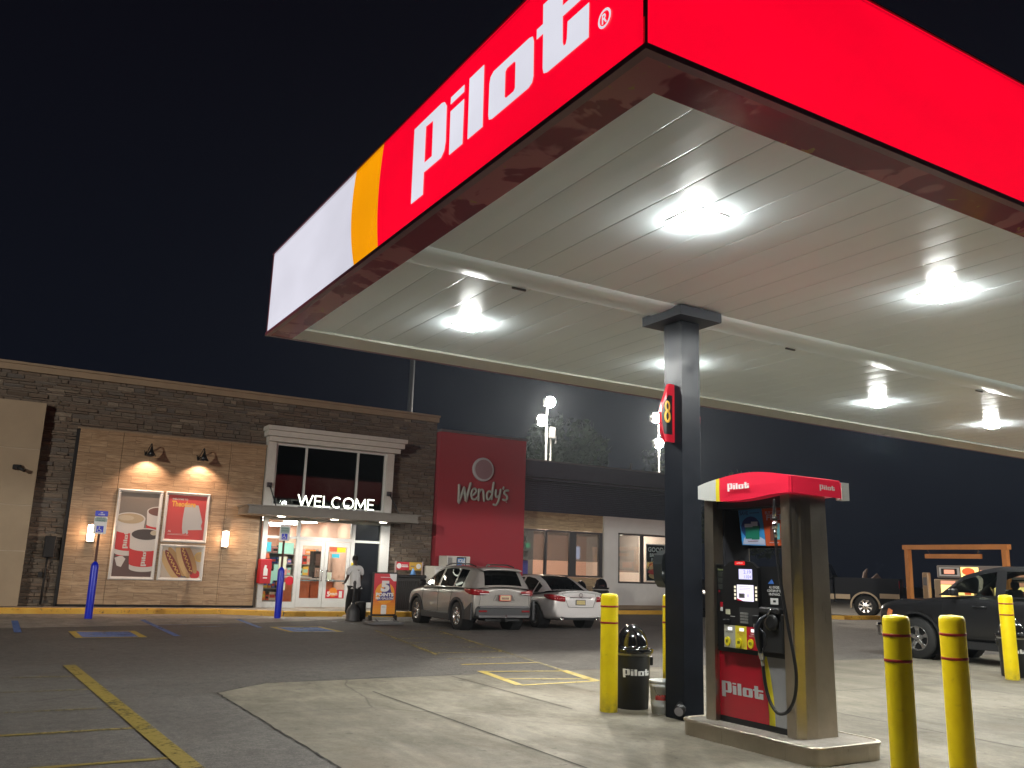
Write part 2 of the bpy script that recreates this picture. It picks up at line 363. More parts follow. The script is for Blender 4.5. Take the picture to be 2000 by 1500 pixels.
# ------------------------------------------------------------------ ground
def sheet(name, pts, z, m_, zs=0):
    mb = MB().poly(pts, (Vector((0,0,z)), X, Y)); o = obj(name, mb, m_); o['kind'] = 'structure'; return o
sheet('ground', [(-160,-120),(260,-120),(260,260),(-160,260)], 0, asphalt)
pad = MB(); P0 = (Vector((0,0,0)), X, Y)
rj = random.Random(5); base_ = [(60,12.5),(9.3,12.32),(3.52,12.12),(2.73,11.41),(2.62,-12)]; edge_ = []
for a, b in zip(base_[:-1], base_[1:]):
    L_ = math.hypot(b[0]-a[0], b[1]-a[1]); k_ = max(1, int(min(L_, 26)/.11)) if a[0] < 30 else 4
    nx_, ny_ = (b[1]-a[1])/L_, -(b[0]-a[0])/L_
    edge_ += [(a[0]+(b[0]-a[0])*i/k_+nx_*rj.gauss(0,.006), a[1]+(b[1]-a[1])*i/k_+ny_*rj.gauss(0,.006), -nx_, -ny_) for i in range(k_)]
edge_.append((2.62,-12,-1,0))
pad.poly([(60,-12)]+[(p[0],p[1]) for p in edge_], P0, .004, 0)
for p, q in zip(edge_[:-1], edge_[1:]):
    sg = -1 if (p[2]*1+p[3]*-1) > 0 else 1
    w_ = rj.uniform(.006,.026); dx_, dy_ = (-1 if p[0] < 3.6 and p[1] < 12 else 0), (1 if p[1] > 11.5 else 0)
    pad.poly([(q[0]+dx_*w_,q[1]+dy_*w_),(q[0],q[1]),(p[0],p[1]),(p[0]+dx_*w_,p[1]+dy_*w_)][::-1], P0, .006, 1)
for a, b in (((4.57,10.95),(4.55,3)), ((9.3,12.3),(9.2,-6)), ((6.3,12.1),(6.25,8.9)), ((13.6,12.3),(13.6,-6)), ((18.2,12.3),(18.2,-6)), ((2.7,4.6),(40,4.7)), ((9.2,9.0),(40,9.05))):
    a = Vector((*a,0)); b = Vector((*b,0)); d = (b-a).normalized().cross(Z)*.009
    pad.poly([tuple(q[:2]) for q in (a-d, a+d, b+d, b-d)], P0, .008, 1)
o = obj('concrete_pad', pad, [concrete, mat('joint_tar', (.02,.018,.016), .8)]); o['kind'] = 'structure'
sheet('parking_apron', [(-12,21.9),(.6,22.2),(5.3,23.3),(8.0,24.3),(9.8,25.6),(9.8,26.28),(8,26.28),(6.9,27.38),(-12,27.38)], .004, walkc)
# painted markings
def strip(name, a, b, w, z, m_):
    a = Vector((*a,0)); b = Vector((*b,0)); d = (b-a).normalized().cross(Z)*(w/2)
    return sheet(name, [tuple(q[:2]) for q in (a-d, a+d, b+d, b-d)][::-1], z, m_)
strip('road_marking', (1.36,14.8), (1.72,5.6), .17, .009, lotline)
for yy, mm in ((13.5,lotfade),(12.15,lotfade),(10.65,lotfade),(9.36,lotline),(7.9,lotline)):
    strip('road_marking', (-6,yy), (1.45+(14.8-yy)*.039-.06,yy), .075, .005, mm)
# crosswalk ladder
def lx(y): return 6.77+(y-10.92)*.17 if y < 13.5 else 7.2+(y-13.5)*.2
def rx(y): return 8.15+(y-10.98)*.22
mk = [((lx(10.92),10.92),(lx(12.57),12.57),.13),((rx(10.98),10.98),(rx(12.3),12.3),.16),((lx(10.92),10.9),(rx(10.98),10.98),.09),((lx(11.6),11.6),(rx(11.3),11.2),.08),((lx(12.5),12.5),(rx(12.2),12.2),.08)]
for a, b, w in mk: strip('road_marking', a, b, w, .009, yellowline)
for i, yy in enumerate((13.5,14.4,15.4,16.4,17.5,18.6,19.7,20.8)):
    strip('road_marking', (lx(yy),yy), (rx(yy),yy-.05), .09, .005, yellowline if i < 1 else yellowfade)
strip('road_marking', (rx(12.3),12.35), (rx(20.5),20.5), .09, .0095, yellowfade); strip('road_marking', (lx(15),15), (lx(21),21), .09, .0095, yellowfade)
for yy in (20.2, 21.5): strip('road_marking', (10.4,yy), (11.0,yy), .09, .005, yellowfade)
strip('road_marking', (9.0,22.9), (8.3,25.9), .12, .009, paleline)
# accessible bays
for (cx, cy) in ((2.5,20.35),(7.05,21.3)):
    w, h = .66, .85
    mb = MB(); f = fr((cx,cy,.005), X, Y)
    mb.rect(-w,w,-h,h,f,0,0)
    for q in ((-w,-w+.14,-h,h),(w-.14,w,-h,h),(-w+.14,w-.14,-h,-h+.14),(-w+.14,w-.14,h-.14,h)): mb.rect(*q,f,.004,1)
    mb.disc(-.02,.5,.1,f,.004,2,12)
    mb.tube([Vector((cx-.02,cy+.35,.007)),Vector((cx-.02,cy,.007)),Vector((cx+.22,cy,.007)),Vector((cx+.3,cy-.32,.007))],.035,6,2,(Z,.1))
    mb.tube([Vector((cx-.06+.27*math.cos(a),cy-.12+.27*math.sin(a),.007)) for a in [R(130+i*20) for i in range(11)]],.03,6,2,(Z,.1))
    o = obj('accessible_marking', mb, [blueline, yellowline, paleline]); o['kind'] = 'structure'
strip('road_marking', (3.85,24.9), (3.78,19.7), .13, .009, blueline); strip('road_marking', (6.35,25.1), (6.1,21.9), .13, .009, blueline); strip('road_marking', (.95,24.6), (.9,21.0), .14, .009, blueline)
strip('road_marking', (3.9,24.95), (6.5,25.1), .09, .0135, bluefade)
for yy in (24.3,23.6,22.9,22.2): strip('road_marking', (3.95,yy), (6.15,yy+.25), .1, .013, paleline if yy > 23 else bluefade)
for yy in (24.2,23.5,22.8): strip('road_marking', (-3,yy), (.85,yy), .1, .013, paleline)
# oil and drain
dr = MB().lathe([(.42,0),(.42,.012),(.38,.014),(.1,.014)], (9.75,12.35,.004), Z, 24); 
solo('manhole_cover', dr, mat('cast_iron', (.05,.05,.05), .5, .6, bump=.5), 'round grey manhole cover at the edge of the concrete beside the yellow hatching', 'manhole cover')

# ------------------------------------------------------------------ sidewalk and kerb
sw = MB(); outline = [(-14,27.5),(6.3,27.5),(8.0,26.35),(13.2,26.35),(15.5,28.0),(27.5,28.0),(27.5,29.4),(-14,29.4)]
sw.prism([(x,y) for x,y in outline], fr((0,0,-.02),X,Y), .168, 0)
o = obj('sidewalk', sw, walkc); o['kind'] = 'structure'
kb = MB()
sw2 = [(27.5,28.0),(31,24.7),(60,24.6)]
for (a, b) in list(zip(outline[:-3], outline[1:-2]))+list(zip(sw2[:-1], sw2[1:])):
    a = Vector((*a,0)); b = Vector((*b,0)); n = (b-a).normalized().cross(Z)
    prof = [(0,-.01),(.055,-.01),(.05,.13),(.03,.156),(-.12,.156),(-.12,.1)] if a.x < 27.4 else [(0,-.01),(.055,-.01),(.05,.13),(.03,.156),(-.12,.156),(-.12,-.01)]
    rows = [[q+n*p[0]+Z*p[1] for p in prof] for q in (a, b)]
    kb.grid([rows[1], rows[0]], 0, False)
o = obj('kerb', kb, kerbp); o['kind'] = 'structure'
# ------------------------------------------------------------------ store building
FB = lambda x, y, z: fr((x, y, z), X, Z)          # frame on a wall that faces the camera side (-Y)
store = thing('store_building', 'stone-clad fuel station shop with glass entrance and white WELCOME letters', 'shop', (6.5,28.5,.15))
mb = MB()
for x0, x1, z0, z1 in ((-14,7.7,.15,6.66),(12.07,13.75,.15,6.66),(7.7,12.07,5.42,6.66),(7.7,12.07,3.05,3.38)): mb.box(x0,x1,28.45,28.7,z0,z1)
mb.box(-14,13.75,28.7,44,6.2,6.45); mb.box(-14,-13.7,28.7,44,.15,6.2); mb.box(-14,13.75,44,44.3,.15,6.45); mb.box(13.5,13.75,28.7,44,.15,6.6)
obj('wall', mb, mat('stucco_back', (.2,.17,.14), .9, bump=.2), store)
mb = MB(); rnd = random.Random(3); z = .16
while z < 6.74:
    h = rnd.choice((.06,.075,.09,.11,.13)); z1 = min(z+h, 6.75)
    x = -8 + rnd.random()*.4
    while x < 13.74:
        w = rnd.uniform(.16,.62); xe = min(x+w, 13.74); xm = (x+xe)/2
        hide = (2.15 < x and xe < 7.6 and z1 < 5.2) or (7.6 < x and xe < 12.0 and z1 < 5.8) or (xe < 1.0 and z1 < 5.75)
        if 7.5 < xe and x < 12.05 and z < 5.85:
            if x < 7.5: xe = min(xe, 7.6)
            elif xe > 12.03: x = max(x, 12.03)
            else: hide = True
        if not hide and xe-x > .03:
            y0 = 28.45 - rnd.choice((.02,.035,.05,.07)) ; g = .004; b = .008
            a0, a1, c0, c1 = x+g, xe-g, z+g, z1-g
            vs = [(a0,28.46,c0),(a1,28.46,c0),(a1,28.46,c1),(a0,28.46,c1),(a0+b,y0,c0+b),(a1-b,y0+rnd.uniform(-.01,.01),c0+b),(a1-b,y0,c1-b),(a0+b,y0+rnd.uniform(-.01,.01),c1-b)]
            mb.add(vs, [(4,5,6,7),(0,1,5,4),(1,2,6,5),(2,3,7,6),(3,0,4,7)])
        x = xe if xe > x else x+w
    z = z1
obj('stone_cladding', mb, stone, store)
eifs = mat('tan_stucco', (.30,.225,.15), .85, var=.1, bump=.25, bscale=120)
mb = MB(); mb.box(-14,13.78,28.34,28.75,6.75,6.93); mb.box(-14,13.80,28.28,28.75,6.93,7.0)
obj('parapet_cap', mb, eifs, store)
mb = MB()
for z0, z1 in ((.17,1.64),(1.66,2.9),(2.92,4.48),(4.5,5.84)): mb.box(-14,1.1,28.1,28.44,z0,z1,0)
mb.box(-14,1.09,28.12,28.44,.16,5.83,1)
obj('stucco_slab', mb, [mat('beige_stucco', (.37,.29,.2), .88, var=.08, vscale=1.5, bump=.3, bscale=140), mat('joint_light', (.5,.42,.32), .8)], store)
mb = MB()
for x0, x1 in ((2.08,3.26),(3.27,6.44),(6.45,7.56)): mb.box(x0,x1,28.27,28.45,.22,5.24)
obj('wood_panel', mb, wood, store)
mb = MB(); mb.box(2.03,7.6,28.3,28.45,.16,.22); mb.box(1.99,2.08,28.3,28.45,.16,5.24); mb.box(2.0,7.6,28.26,28.45,5.24,5.29,1)  # upright black strip is painted shadow; base and top strips are trim
obj('panel_edge_and_shadow', mb, [blackm, eifs], store)
# black utility boxes on the stone
mb = MB(); mb.box(1.55,1.83,28.15,28.4,1.5,2.1,0,.02); mb.cyl((1.68,28.3,1.5),(1.66,28.3,.2),.03); mb.box(1.5,1.6,28.2,28.36,.95,1.1)
solo('electrical_box', mb, blackm, 'black metal utility box with conduit on the stone strip left of the wood panel', 'utility box')
mb = MB(); mb.box(.48,.7,27.98,28.1,3.88,4.02,0,.02); mb.cyl((.6,28.04,3.95),(.78,27.86,3.86),.05)
solo('wall_camera', mb, blackm, 'small dark camera on the plain beige slab at the far left', 'security camera')
mb = MB(); mb.cyl((25.2,28.9,3.72),(25.2,28.78,3.72),.04); mb.lathe([(.02,0),(.11,.03),(.13,.1),(.13,.16)], (25.2,28.74,3.55), Z, 14)
solo('wall_camera', mb, greyp, 'small grey dome camera high on the pale wall beside the fuel canopy column', 'security camera')
# cornice and white surround
mb = MB(); mb.box(7.57,12.18,28.02,28.45,5.42,5.58); mb.box(7.49,12.28,27.9,28.45,5.583,5.76); mb.box(7.45,12.34,27.8,28.45,5.763,5.90)
obj('cornice', mb, white, store)
for x0 in (7.59, 11.75): obj('window_surround', MB().box(x0,x0+.27,28.16,28.45,3.25,5.417), white, store)
win = MB(); y0, y1 = 28.22, 28.34
win.box(7.86,11.75,y0,y1,5.33,5.415); win.box(7.86,11.75,y0,y1,3.36,3.42)
for x in (7.86,8.86,10.68,11.68): win.box(x,x+.07,y0,y1,3.42,5.33)
wo = obj('window', win, alum, store)
gp = MB().box(7.9,11.7,28.28,28.29,3.4,5.34); obj('pane', gp, m_glass('dark_glass', (.25,.27,.28), .35), wo)
mb = MB(); mb.box(7.7,12.0,29.2,29.3,3.2,5.5); mb.box(7.7,7.75,28.7,29.2,3.2,5.5); mb.box(12,12.05,28.7,29.2,3.2,5.5); obj('window_back', mb, blackm, store)
# entrance canopy with its lights
can = MB(); can.box(6.85,12.5,27.0,28.44,3.04,3.24); can.box(6.80,12.55,26.95,28.44,3.24,3.28); can.box(6.82,12.53,26.97,28.2,3.0,3.04)
co = obj('entrance_canopy', can, mat('bronze_grey', (.16,.145,.12), .45, var=.1), store)
lensw = emat('warm_lens', (1, .93, .75), 25)
for x in (8.0, 9.75, 11.45):
    mb = MB().lathe([(.16,0),(.16,.01)], (x,27.45,2.985), Z, 20, 0); mb.lathe([(.12,0),(.12,.01)], (x,27.45,2.98), Z, 20, 1)
    obj('downlight', mb, [white, lensw], co); light('downlight_lamp', 'SPOT', (x,27.45,2.96), 110, (1,.95,.84), co, dirn=(0,.05,-1), spot_size=R(150), spot_blend=.8, shadow_soft_size=.1)
for x in (7.72, 11.88):
    mb = MB(); mb.cyl((x,28.1,4.02),(x,27.15,3.28),.02); mb.box(x-.07,x+.07,28.05,28.16,3.93,4.08)
    obj('tie_rod', mb, dark, store)
# WELCOME letters, tubes standing on the canopy
SG = {'W':[[(0,1),(.26,0),(.5,.95),(.74,0),(1,1)]],'E':[[(1,1),(0,1),(0,0),(1,0)],[(0,.5),(.85,.5)]],'L':[[(0,1),(0,0),(1,0)]],
 'C':[[(.5+.5*math.cos(R(a)),.5+.5*math.sin(R(a))) for a in range(48,320,16)]],'O':[[(.5+.5*math.cos(R(a)),.5+.5*math.sin(R(a))) for a in range(0,361,18)]],'M':[[(0,0),(.06,1),(.5,.15),(.94,1),(1,0)]]}
neon = emat('lit_letter', (.95,1,.82), 3.2)
x = 8.37
for ch, w in (('W',.46),('E',.2),('L',.2),('C',.3),('O',.33),('M',.33),('E',.2)):
    mb = MB()
    for stk in SG[ch]:
        pts = [Vector((x+p[0]*w, 27.04, 3.35+p[1]*.32)) for p in stk]
        fine = []
        for a, b in zip(pts[:-1], pts[1:]): fine += [a, a.lerp(b,.03), a.lerp(b,.97)]
        mb.tube(fine+[pts[-1]], .021, 8, 0, (Y, 1.3))
    mb.box(x, x+w, 27.03, 27.05, 3.28, 3.31, 1)
    obj('sign_letter', mb, [neon, dark], store); x += w + .085
# doors
D = MB(); yf0, yf1 = 28.30, 28.42
D.box(7.70,7.86,yf0,yf1,.16,3.0); D.box(11.72,12.06,yf0-.05,yf1,.16,3.0); D.box(7.7,12.06,yf0-.02,yf1,2.92,3.03)
D.box(8.83,8.93,yf0,yf1,.16,2.92); D.box(10.70,10.83,yf0,yf1,.16,2.92); D.box(7.86,8.83,yf0,yf1,2.33,2.41); D.box(8.93,10.7,yf0,yf1,2.30,2.42); D.box(10.83,11.72,yf0,yf1,2.30,2.38)
D.box(7.86,8.83,yf0,yf1,.16,.34); D.box(10.83,11.72,yf0,yf1,.16,.34); D.box(10.68,10.72,yf0,yf1,2.42,2.92)
df = obj('entrance_frame', D, alum, store)
g2 = MB(); g2.box(7.86,8.83,28.36,28.365,.34,2.92); g2.box(8.93,10.7,28.36,28.365,2.42,2.92); obj('pane', g2, glass, df)
g3 = MB(); g3.box(10.83,11.72,28.35,28.36,.34,2.3); g3.box(10.83,11.72,28.35,28.36,2.38,2.92); obj('dark_pane', g3, mat('smoked_film', (.01,.012,.016), .12), df)
for i, x0 in enumerate((8.94, 9.82)):
    x1 = x0+.865; mb = MB()
    mb.box(x0,x0+.11,28.31,28.36,.18,2.29); mb.box(x1-.11,x1,28.31,28.36,.18,2.29); mb.box(x0+.11,x1-.11,28.31,28.36,.18,.46); mb.box(x0+.11,x1-.11,28.31,28.36,2.14,2.29)
    d = obj('door', mb, alum, store, label='glazed shop door leaf, the left of the pair' if i == 0 else 'glazed shop door leaf with a red sticker, the right of the pair')
    obj('pane', MB().box(x0+.11,x1-.11,28.335,28.34,.46,2.14), glass, d)
    hx = x1-.07 if i == 0 else x0+.07; s = -1 if i == 0 else 1
    hb = MB(); hb.tube([(hx,28.3,1.02),(hx,28.23,1.02),(hx,28.22,1.2),(hx,28.23,1.36),(hx,28.3,1.36)],.014,6); hb.tube([(hx,28.24,1.02),(hx+s*.18,28.24,1.02),(hx+s*.18,28.24,1.36),(hx,28.24,1.36)],.012,6)
    hb.box(x0+.11,x1-.11,28.345,28.37,1.0,1.05)
    obj('handle', hb, silverm, d)
    if i == 1:
        st = MB(); f = FB(x0+.11,28.333,0)
        st.rect(0,.64,.47,.74,f,0,0); st.disc(.26,.66,.15,f,.001,1,20); st.text('5',f,.06,.52,.1,.16,.002,2,.03); st.text('POINTS',f,.17,.56,.25,.08,.002,2,.03); st.rect(.47,.58,.49,.7,f,.002,2)
        st.rect(.14,.4,1.78,1.9,f,.001,3); st.rect(.02,.16,1.06,1.3,f,.001,4); st.rect(.3,.6,1.96,2.12,f,.001,5); st.rect(.04,.3,1.98,2.12,f,.001,6)
        obj('sticker', st, [redm, orangev, whitev, mat('cyan_vinyl',(.05,.45,.6),.4), mat('pale_vinyl',(.6,.65,.5),.4), yelv, mat('rust_vinyl',(.5,.1,.04),.4)], d)
st = MB(); f = FB(7.86,28.35,0)
st.rect(.02,.16,1.9,2.2,f,0,3); st.rect(-.12,.14,1.38,1.62,f,-0.06+.125,5); st.rect(.4,.9,1.85,2.2,f,0,7); st.disc(.85,1.0,.14,f,.001,0,16); st.rect(.02,.12,1.7,1.84,f,0,6)
for q, (a, b, c, d_) in enumerate(((.45,.7,1.35,1.75),(.05,.3,.9,1.3),(.5,.72,.7,.95),(.3,.44,1.0,1.5))): st.rect(a,b,c,d_,f,0,7 if q % 2 else 4)
obj('window_sticker', st, [redm, orangev, whitev, MATS['cyan_vinyl'], MATS['pale_vinyl'], yelv, MATS['rust_vinyl'], mat('mint_vinyl',(.3,.6,.5),.4)], df)
st = MB(); st.rect(10.72,10.9,1.38,1.68,FB(0,28.29,0),0,0); st.rect(10.74,10.88,1.5,1.64,FB(0,28.287,0),0,1); obj('paper_notice', st, [whitev, yelv], df)
# interior
intw = mat('shop_wall', (.62,.40,.31), .7); intf = mat('shop_floor', (.35,.28,.22), .3); intc = mat('shop_ceiling', (.6,.47,.42), .8)
mb = MB(); mb.box(3,13.4,38,38.1,.15,3.2,0); mb.box(3,3.1,28.7,38,.15,3.2,0); mb.box(10.95,11.1,28.72,38,.15,3.2,0); mb.box(3,13.4,28.7,38,.14,.155,1); mb.box(3,13.4,28.7,38,3.06,3.15,2)
obj('interior', mb, [intw, intf, intc], store)
cpan = emat('shop_ceiling_panel', (1, .9, .78), 17)
for yy in (29.8, 31.8, 34.0, 36.2):
    for xx in (4.4, 6.4, 8.2, 10.0):
        obj('ceiling_light', MB().box(xx-.55,xx+.55,yy-.28,yy+.28,3.035,3.055), cpan, store)
mb = MB(); f = FB(7.2,33.0,0); mb.box(4,9.2,33.0,33.3,2.35,2.95,0); mb.text('FRESH FOODS', FB(6.6,32.99,0), .0,2.5,2.3,.28,0,1,.03)
obj('interior_signboard', mb, [mat('rust_board', (.5,.12,.05), .5), whitev], store)
wd = mat('counter_wood', (.50,.13,.05), .45, var=.15)
mb = MB(); mb.box(8.7,10.0,30.2,31.0,.16,1.05,0); mb.box(8.65,10.05,30.15,31.05,1.05,1.1,1); solo('checkout_counter', mb, [wd, mat('counter_top',(.5,.45,.42),.3)], 'reddish wooden counter inside the shop behind the left door', 'counter')
mb = MB(); mb.box(10.1,10.9,30.4,31.3,.16,1.0,0); mb.box(10.05,10.92,30.35,31.35,1.0,1.05,1); solo('checkout_counter', mb, [wd, MATS['counter_top']], 'curved-front reddish counter inside the shop behind the right door', 'counter')
blk = MB(); blk.box(10.2,10.75,30.6,31.0,1.06,2.0,0); blk.rect(10.28,10.66,1.5,1.9,FB(0,30.595,0),0,1); blk.rect(10.28,10.66,1.1,1.42,FB(0,30.595,0),0,2)
solo('drink_machine', blk, [black, mat('machine_face',(.1,.06,.05),.3), mat('machine_lit',(.3,.2,.16),.3)], 'black drink machine on the counter seen through the right door', 'machine')
gcol = [mat('goods_%s' % n, c, .5) for n, c in (('red',(.6,.06,.03)),('orange',(.75,.24,.04)),('cream',(.65,.5,.38)),('pink',(.7,.3,.28)),('blue',(.08,.12,.4)),('mint',(.3,.6,.5)),('dark',(.04,.03,.03)),('yellow',(.75,.5,.06)))]
shf = mat('shelf_metal', (.3,.27,.25), .5)
rnd = random.Random(11)
proto = None; stock = []
for k, (sx, sy, wd_, nm) in enumerate(((7.85,29.6,.95,'tall shop shelf of goods behind the narrow side pane of the entrance'),(8.6,31.9,1.3,'shop shelf of packets behind the wooden counter at the left door'),(9.9,32.3,1.0,'shop shelf of packets seen past the drink machine'))):
    mb = MB(); mb.box(sx,sx+wd_,sy+.3,sy+.34,.16,2.1)
    for q in (0,-.3): pass
    for zz in (.3,.7,1.1,1.5,1.85): mb.box(sx,sx+wd_,sy,sy+.3,zz,zz+.03)
    mb.box(sx-.03,sx,sy,sy+.34,.16,2.1); mb.box(sx+wd_,sx+wd_+.03,sy,sy+.34,.16,2.1)
    solo('store_shelf', mb, shf, nm, 'shelf')
    for zz in (.3,.7,1.1,1.5,1.85):
        x = sx+.02
        while x < sx+wd_-.1:
            w = rnd.uniform(.08,.22); h = rnd.uniform(.16,.32); x1 = min(x+w, sx+wd_-.02)
            b = MB().box(x,x1-.01,sy+.02,sy+.22,zz+.03,zz+.03+h,0,.006); b.rect(x+.015,x1-.025,zz+.03+h*.3,zz+.03+h*.7,FB(0,sy+.018,0),0,1)
            solo('packaged_goods', b, [rnd.choice(gcol), rnd.choice(gcol)], 'bright packet standing on a shop shelf behind the entrance glass', 'packet', 'packets on the shop shelves'); x = x1
# gooseneck lamps on wood panel
for i, x in enumerate((4.02, 5.55)):
    t = thing('gooseneck_lamp', 'black cone wall lamp over the %s' % ('tall coffee poster' if i == 0 else 'red state map poster'), 'wall lamp', (x,28.27,4.75), 0, 'black cone lamps above the framed posters')
    mb = MB(); mb.lathe([(.07,0),(.07,.04)], (x-.06,28.27,4.66), -Y, 14)
    mb.tube([(x-.06,28.23,4.68),(x-.04,28.1,4.8),(x,27.95,4.95),(x,27.86,4.93),(x,27.83,4.82)], .017, 8); mb.tube([(x-.1,28.24,4.6),(x-.14,28.2,4.75)],.012,6)
    obj('arm', mb, black, t)
    mb = MB().lathe([(.03,.28),(.045,.2),(.07,.14),(.16,.0),(.15,.005),(.06,.13)], (x,27.83,4.55), Z, 20, 0, True, False); mb.cyl((x,27.83,4.83),(x,27.83,4.85),.03)
    obj('lamp_shade', mb, black, t)
    mb = MB().lathe([(.02,.0),(.04,.02),(.04,.05),(.02,.08)], (x,27.83,4.58), Z, 12); obj('bulb', mb, emat('warm_bulb', (1,.8,.6), 12), t)
    light('wall_lamp', 'SPOT', (x,27.83,4.57), 105, (1,.66,.47), t, dirn=(0,.38,-1), spot_size=R(112), spot_blend=.55, shadow_soft_size=.03)
# sconces
sc_e = emat('sconce_glass', (1, .72, .5), 7)
for i, x in enumerate((2.70, 6.52)):
    t = thing('wall_sconce', 'glowing oblong wall light on the wood panel, %s' % ('left of the posters' if i == 0 else 'right of the posters by the entrance'), 'wall light', (x,28.27,2.2), 0, 'glowing wall lights on the wood panel')
    mb = MB().lathe([(.085,0),(.09,.02),(.09,.44),(.085,.46)], (x,28.15,2.0), Z, 16); obj('diffuser', mb, sc_e, t)
    mb = MB().box(x-.1,x+.1,28.22,28.27,1.97,2.49,0); mb.lathe([(.1,0),(.1,.025)], (x,28.15,1.965), Z, 16); mb.lathe([(.1,0),(.1,.025)], (x,28.15,2.47), Z, 16); obj('bracket', mb, silverm, t)
    light('sconce_lamp', 'POINT', (x,28.0,2.23), 16, (1,.6,.36), t, shadow_soft_size=.1)
# framed posters
def frame_poster(name, x0, x1, z0, z1, label, art, arts):
    t = thing(name, label, 'poster', ((x0+x1)/2,28.27,z0), 0, 'white framed posters on the wood panel')
    mb = MB(); w = .09; y0 = 28.27
    for a, b in (((x0,z0),(x1,z0)),((x1,z0),(x1,z1)),((x1,z1),(x0,z1)),((x0,z1),(x0,z0))):
        cx, cz = (x0+x1)/2, (z0+z1)/2
        def ins(p, d): return (p[0]+(d if p[0] < cx else -d), p[1]+(d if p[1] < cz else -d))
        A = [(a,.0,0),(a,0,.06),(a,.03,.09),(a,w-.02,.06),(a,w,0.02)]; rows = []
        for pt in (a, b): rows.append([Vector((*[ins(pt,d)[0]], y0-h, ins(pt,d)[1])) for d, h in ((0,0),(0,.06),(.03,.085),(w-.02,.06),(w,.02))])
        mb.grid(rows, 0, False)
    obj('frame', mb, alum, t)
    mb = MB(); f = FB(x0,28.25,z0); art(mb, f, x1-x0, z1-z0); obj('picture', mb, arts, t)
def clip(pts, x0, x1, y0, y1):
    for ax, lim, sg in ((0,x0,1),(0,x1,-1),(1,y0,1),(1,y1,-1)):
        o = []
        for i in range(len(pts)):
            a, b = pts[i], pts[(i+1)%len(pts)]; da, db = (a[ax]-lim)*sg, (b[ax]-lim)*sg
            if da >= 0: o.append(a)
            if da*db < 0:
                t = da/(da-db); o.append((a[0]+(b[0]-a[0])*t, a[1]+(b[1]-a[1])*t))
        pts = o
        if len(pts) < 3: return []
    return pts
def ell(cx, cy, rx_, ry_, n=28, a0=0, a1=360, rot=0):
    c, s = math.cos(rot), math.sin(rot)
    return [(cx+rx_*math.cos(R(a0+(a1-a0)*i/n))*c-ry_*math.sin(R(a0+(a1-a0)*i/n))*s, cy+rx_*math.cos(R(a0+(a1-a0)*i/n))*s+ry_*math.sin(R(a0+(a1-a0)*i/n))*c) for i in range(n)]
# letter shapes of the fuel brand wordmark, unit = metres on the big sign
LG = {'p':[(0,.79),(.6,.79),(.66,.77),(.705,.71),(.72,.35),(.70,.27),(.64,.225),(.28,.225),(.286,0),(.02,0)],'pi':[(.27,.70),(.425,.69),(.44,.325),(.28,.325)],
 'dot':[(.787,.755),(1.045,.755),(1.045,.686),(.784,.686)],'i':[(.791,.614),(1.052,.614),(1.058,.184),(.804,.184)],'l':[(1.138,.765),(1.398,.765),(1.415,.184),(1.151,.184)],
 'o':[(1.505,.53),(1.52,.585),(1.57,.614),(2.12,.614),(2.17,.60),(2.188,.55),(2.197,.25),(2.18,.205),(2.13,.184),(1.57,.184),(1.52,.20),(1.507,.25)],'oi':[(1.765,.51),(1.79,.528),(1.90,.528),(1.922,.51),(1.927,.285),(1.905,.266),(1.79,.266),(1.768,.285)],
 't':[(2.228,.625),(2.314,.625),(2.31,.79),(2.572,.79),(2.575,.625),(2.905,.625),(2.905,.535),(2.578,.535),(2.585,.32),(2.60,.285),(2.625,.285),(2.638,.32),(2.644,.455),(2.905,.455),(2.905,.184),(2.39,.184),(2.34,.20),(2.325,.25),(2.319,.54),(2.228,.54)]}
def bridge(o, i):      # join an inner loop into the outer one so a face with a hole stays one polygon
    b = min(((o[a][0]-i[c][0])**2+(o[a][1]-i[c][1])**2, a, c) for a in range(len(o)) for c in range(len(i)))
    _, a, c = b; ii = i[::-1]; c = len(i)-1-c
    return o[:a+1] + ii[c:] + ii[:c+1] + o[a:]
def wordmark(mb, f, x, y, w, off=0, mi=0, depth=0):
    s = w/2.905; o, u, v = f; n = u.cross(v).normalized()
    def P(k): return [(x+p[0]*s, y+p[1]*s) for p in LG[k]]
    for k, h in (('p','pi'),('dot',None),('i',None),('l',None),('o','oi'),('t',None)):
        outer = P(k); loops = [outer] + ([P(h)] if h else [])
        bm = bmesh.new()
        edges = []
        for lp in loops:
            vs = [bm.verts.new((p[0],p[1],0)) for p in lp]
            edges += [bm.edges.new((vs[i], vs[(i+1)%len(vs)])) for i in range(len(vs))]
        bmesh.ops.triangle_fill(bm, edges=edges, use_beauty=True, use_dissolve=False)
        bm.verts.ensure_lookup_table(); bm.verts.index_update()
        for fc in bm.faces:
            if fc.normal.z < 0: fc.normal_flip()
        mb.add([o+u*q.co.x+v*q.co.y+n*(off+depth) for q in bm.verts], [tuple(q.index for q in fc.verts) for fc in bm.faces], mi)
        bm.free()
        if depth:
            for lp in loops:
                k_ = len(lp); a = [o+u*p[0]+v*p[1]+n*off for p in lp]; b = [q+n*depth for q in a]
                mb.add(a+b, [(i,(i+1)%k_,k_+(i+1)%k_,k_+i) for i in range(k_)], mi)
    return mb
VU = lambda f, x, y: (f[0]+f[1]*x+f[2]*y, f[2], -f[1])      # frame turned a quarter for upright writing
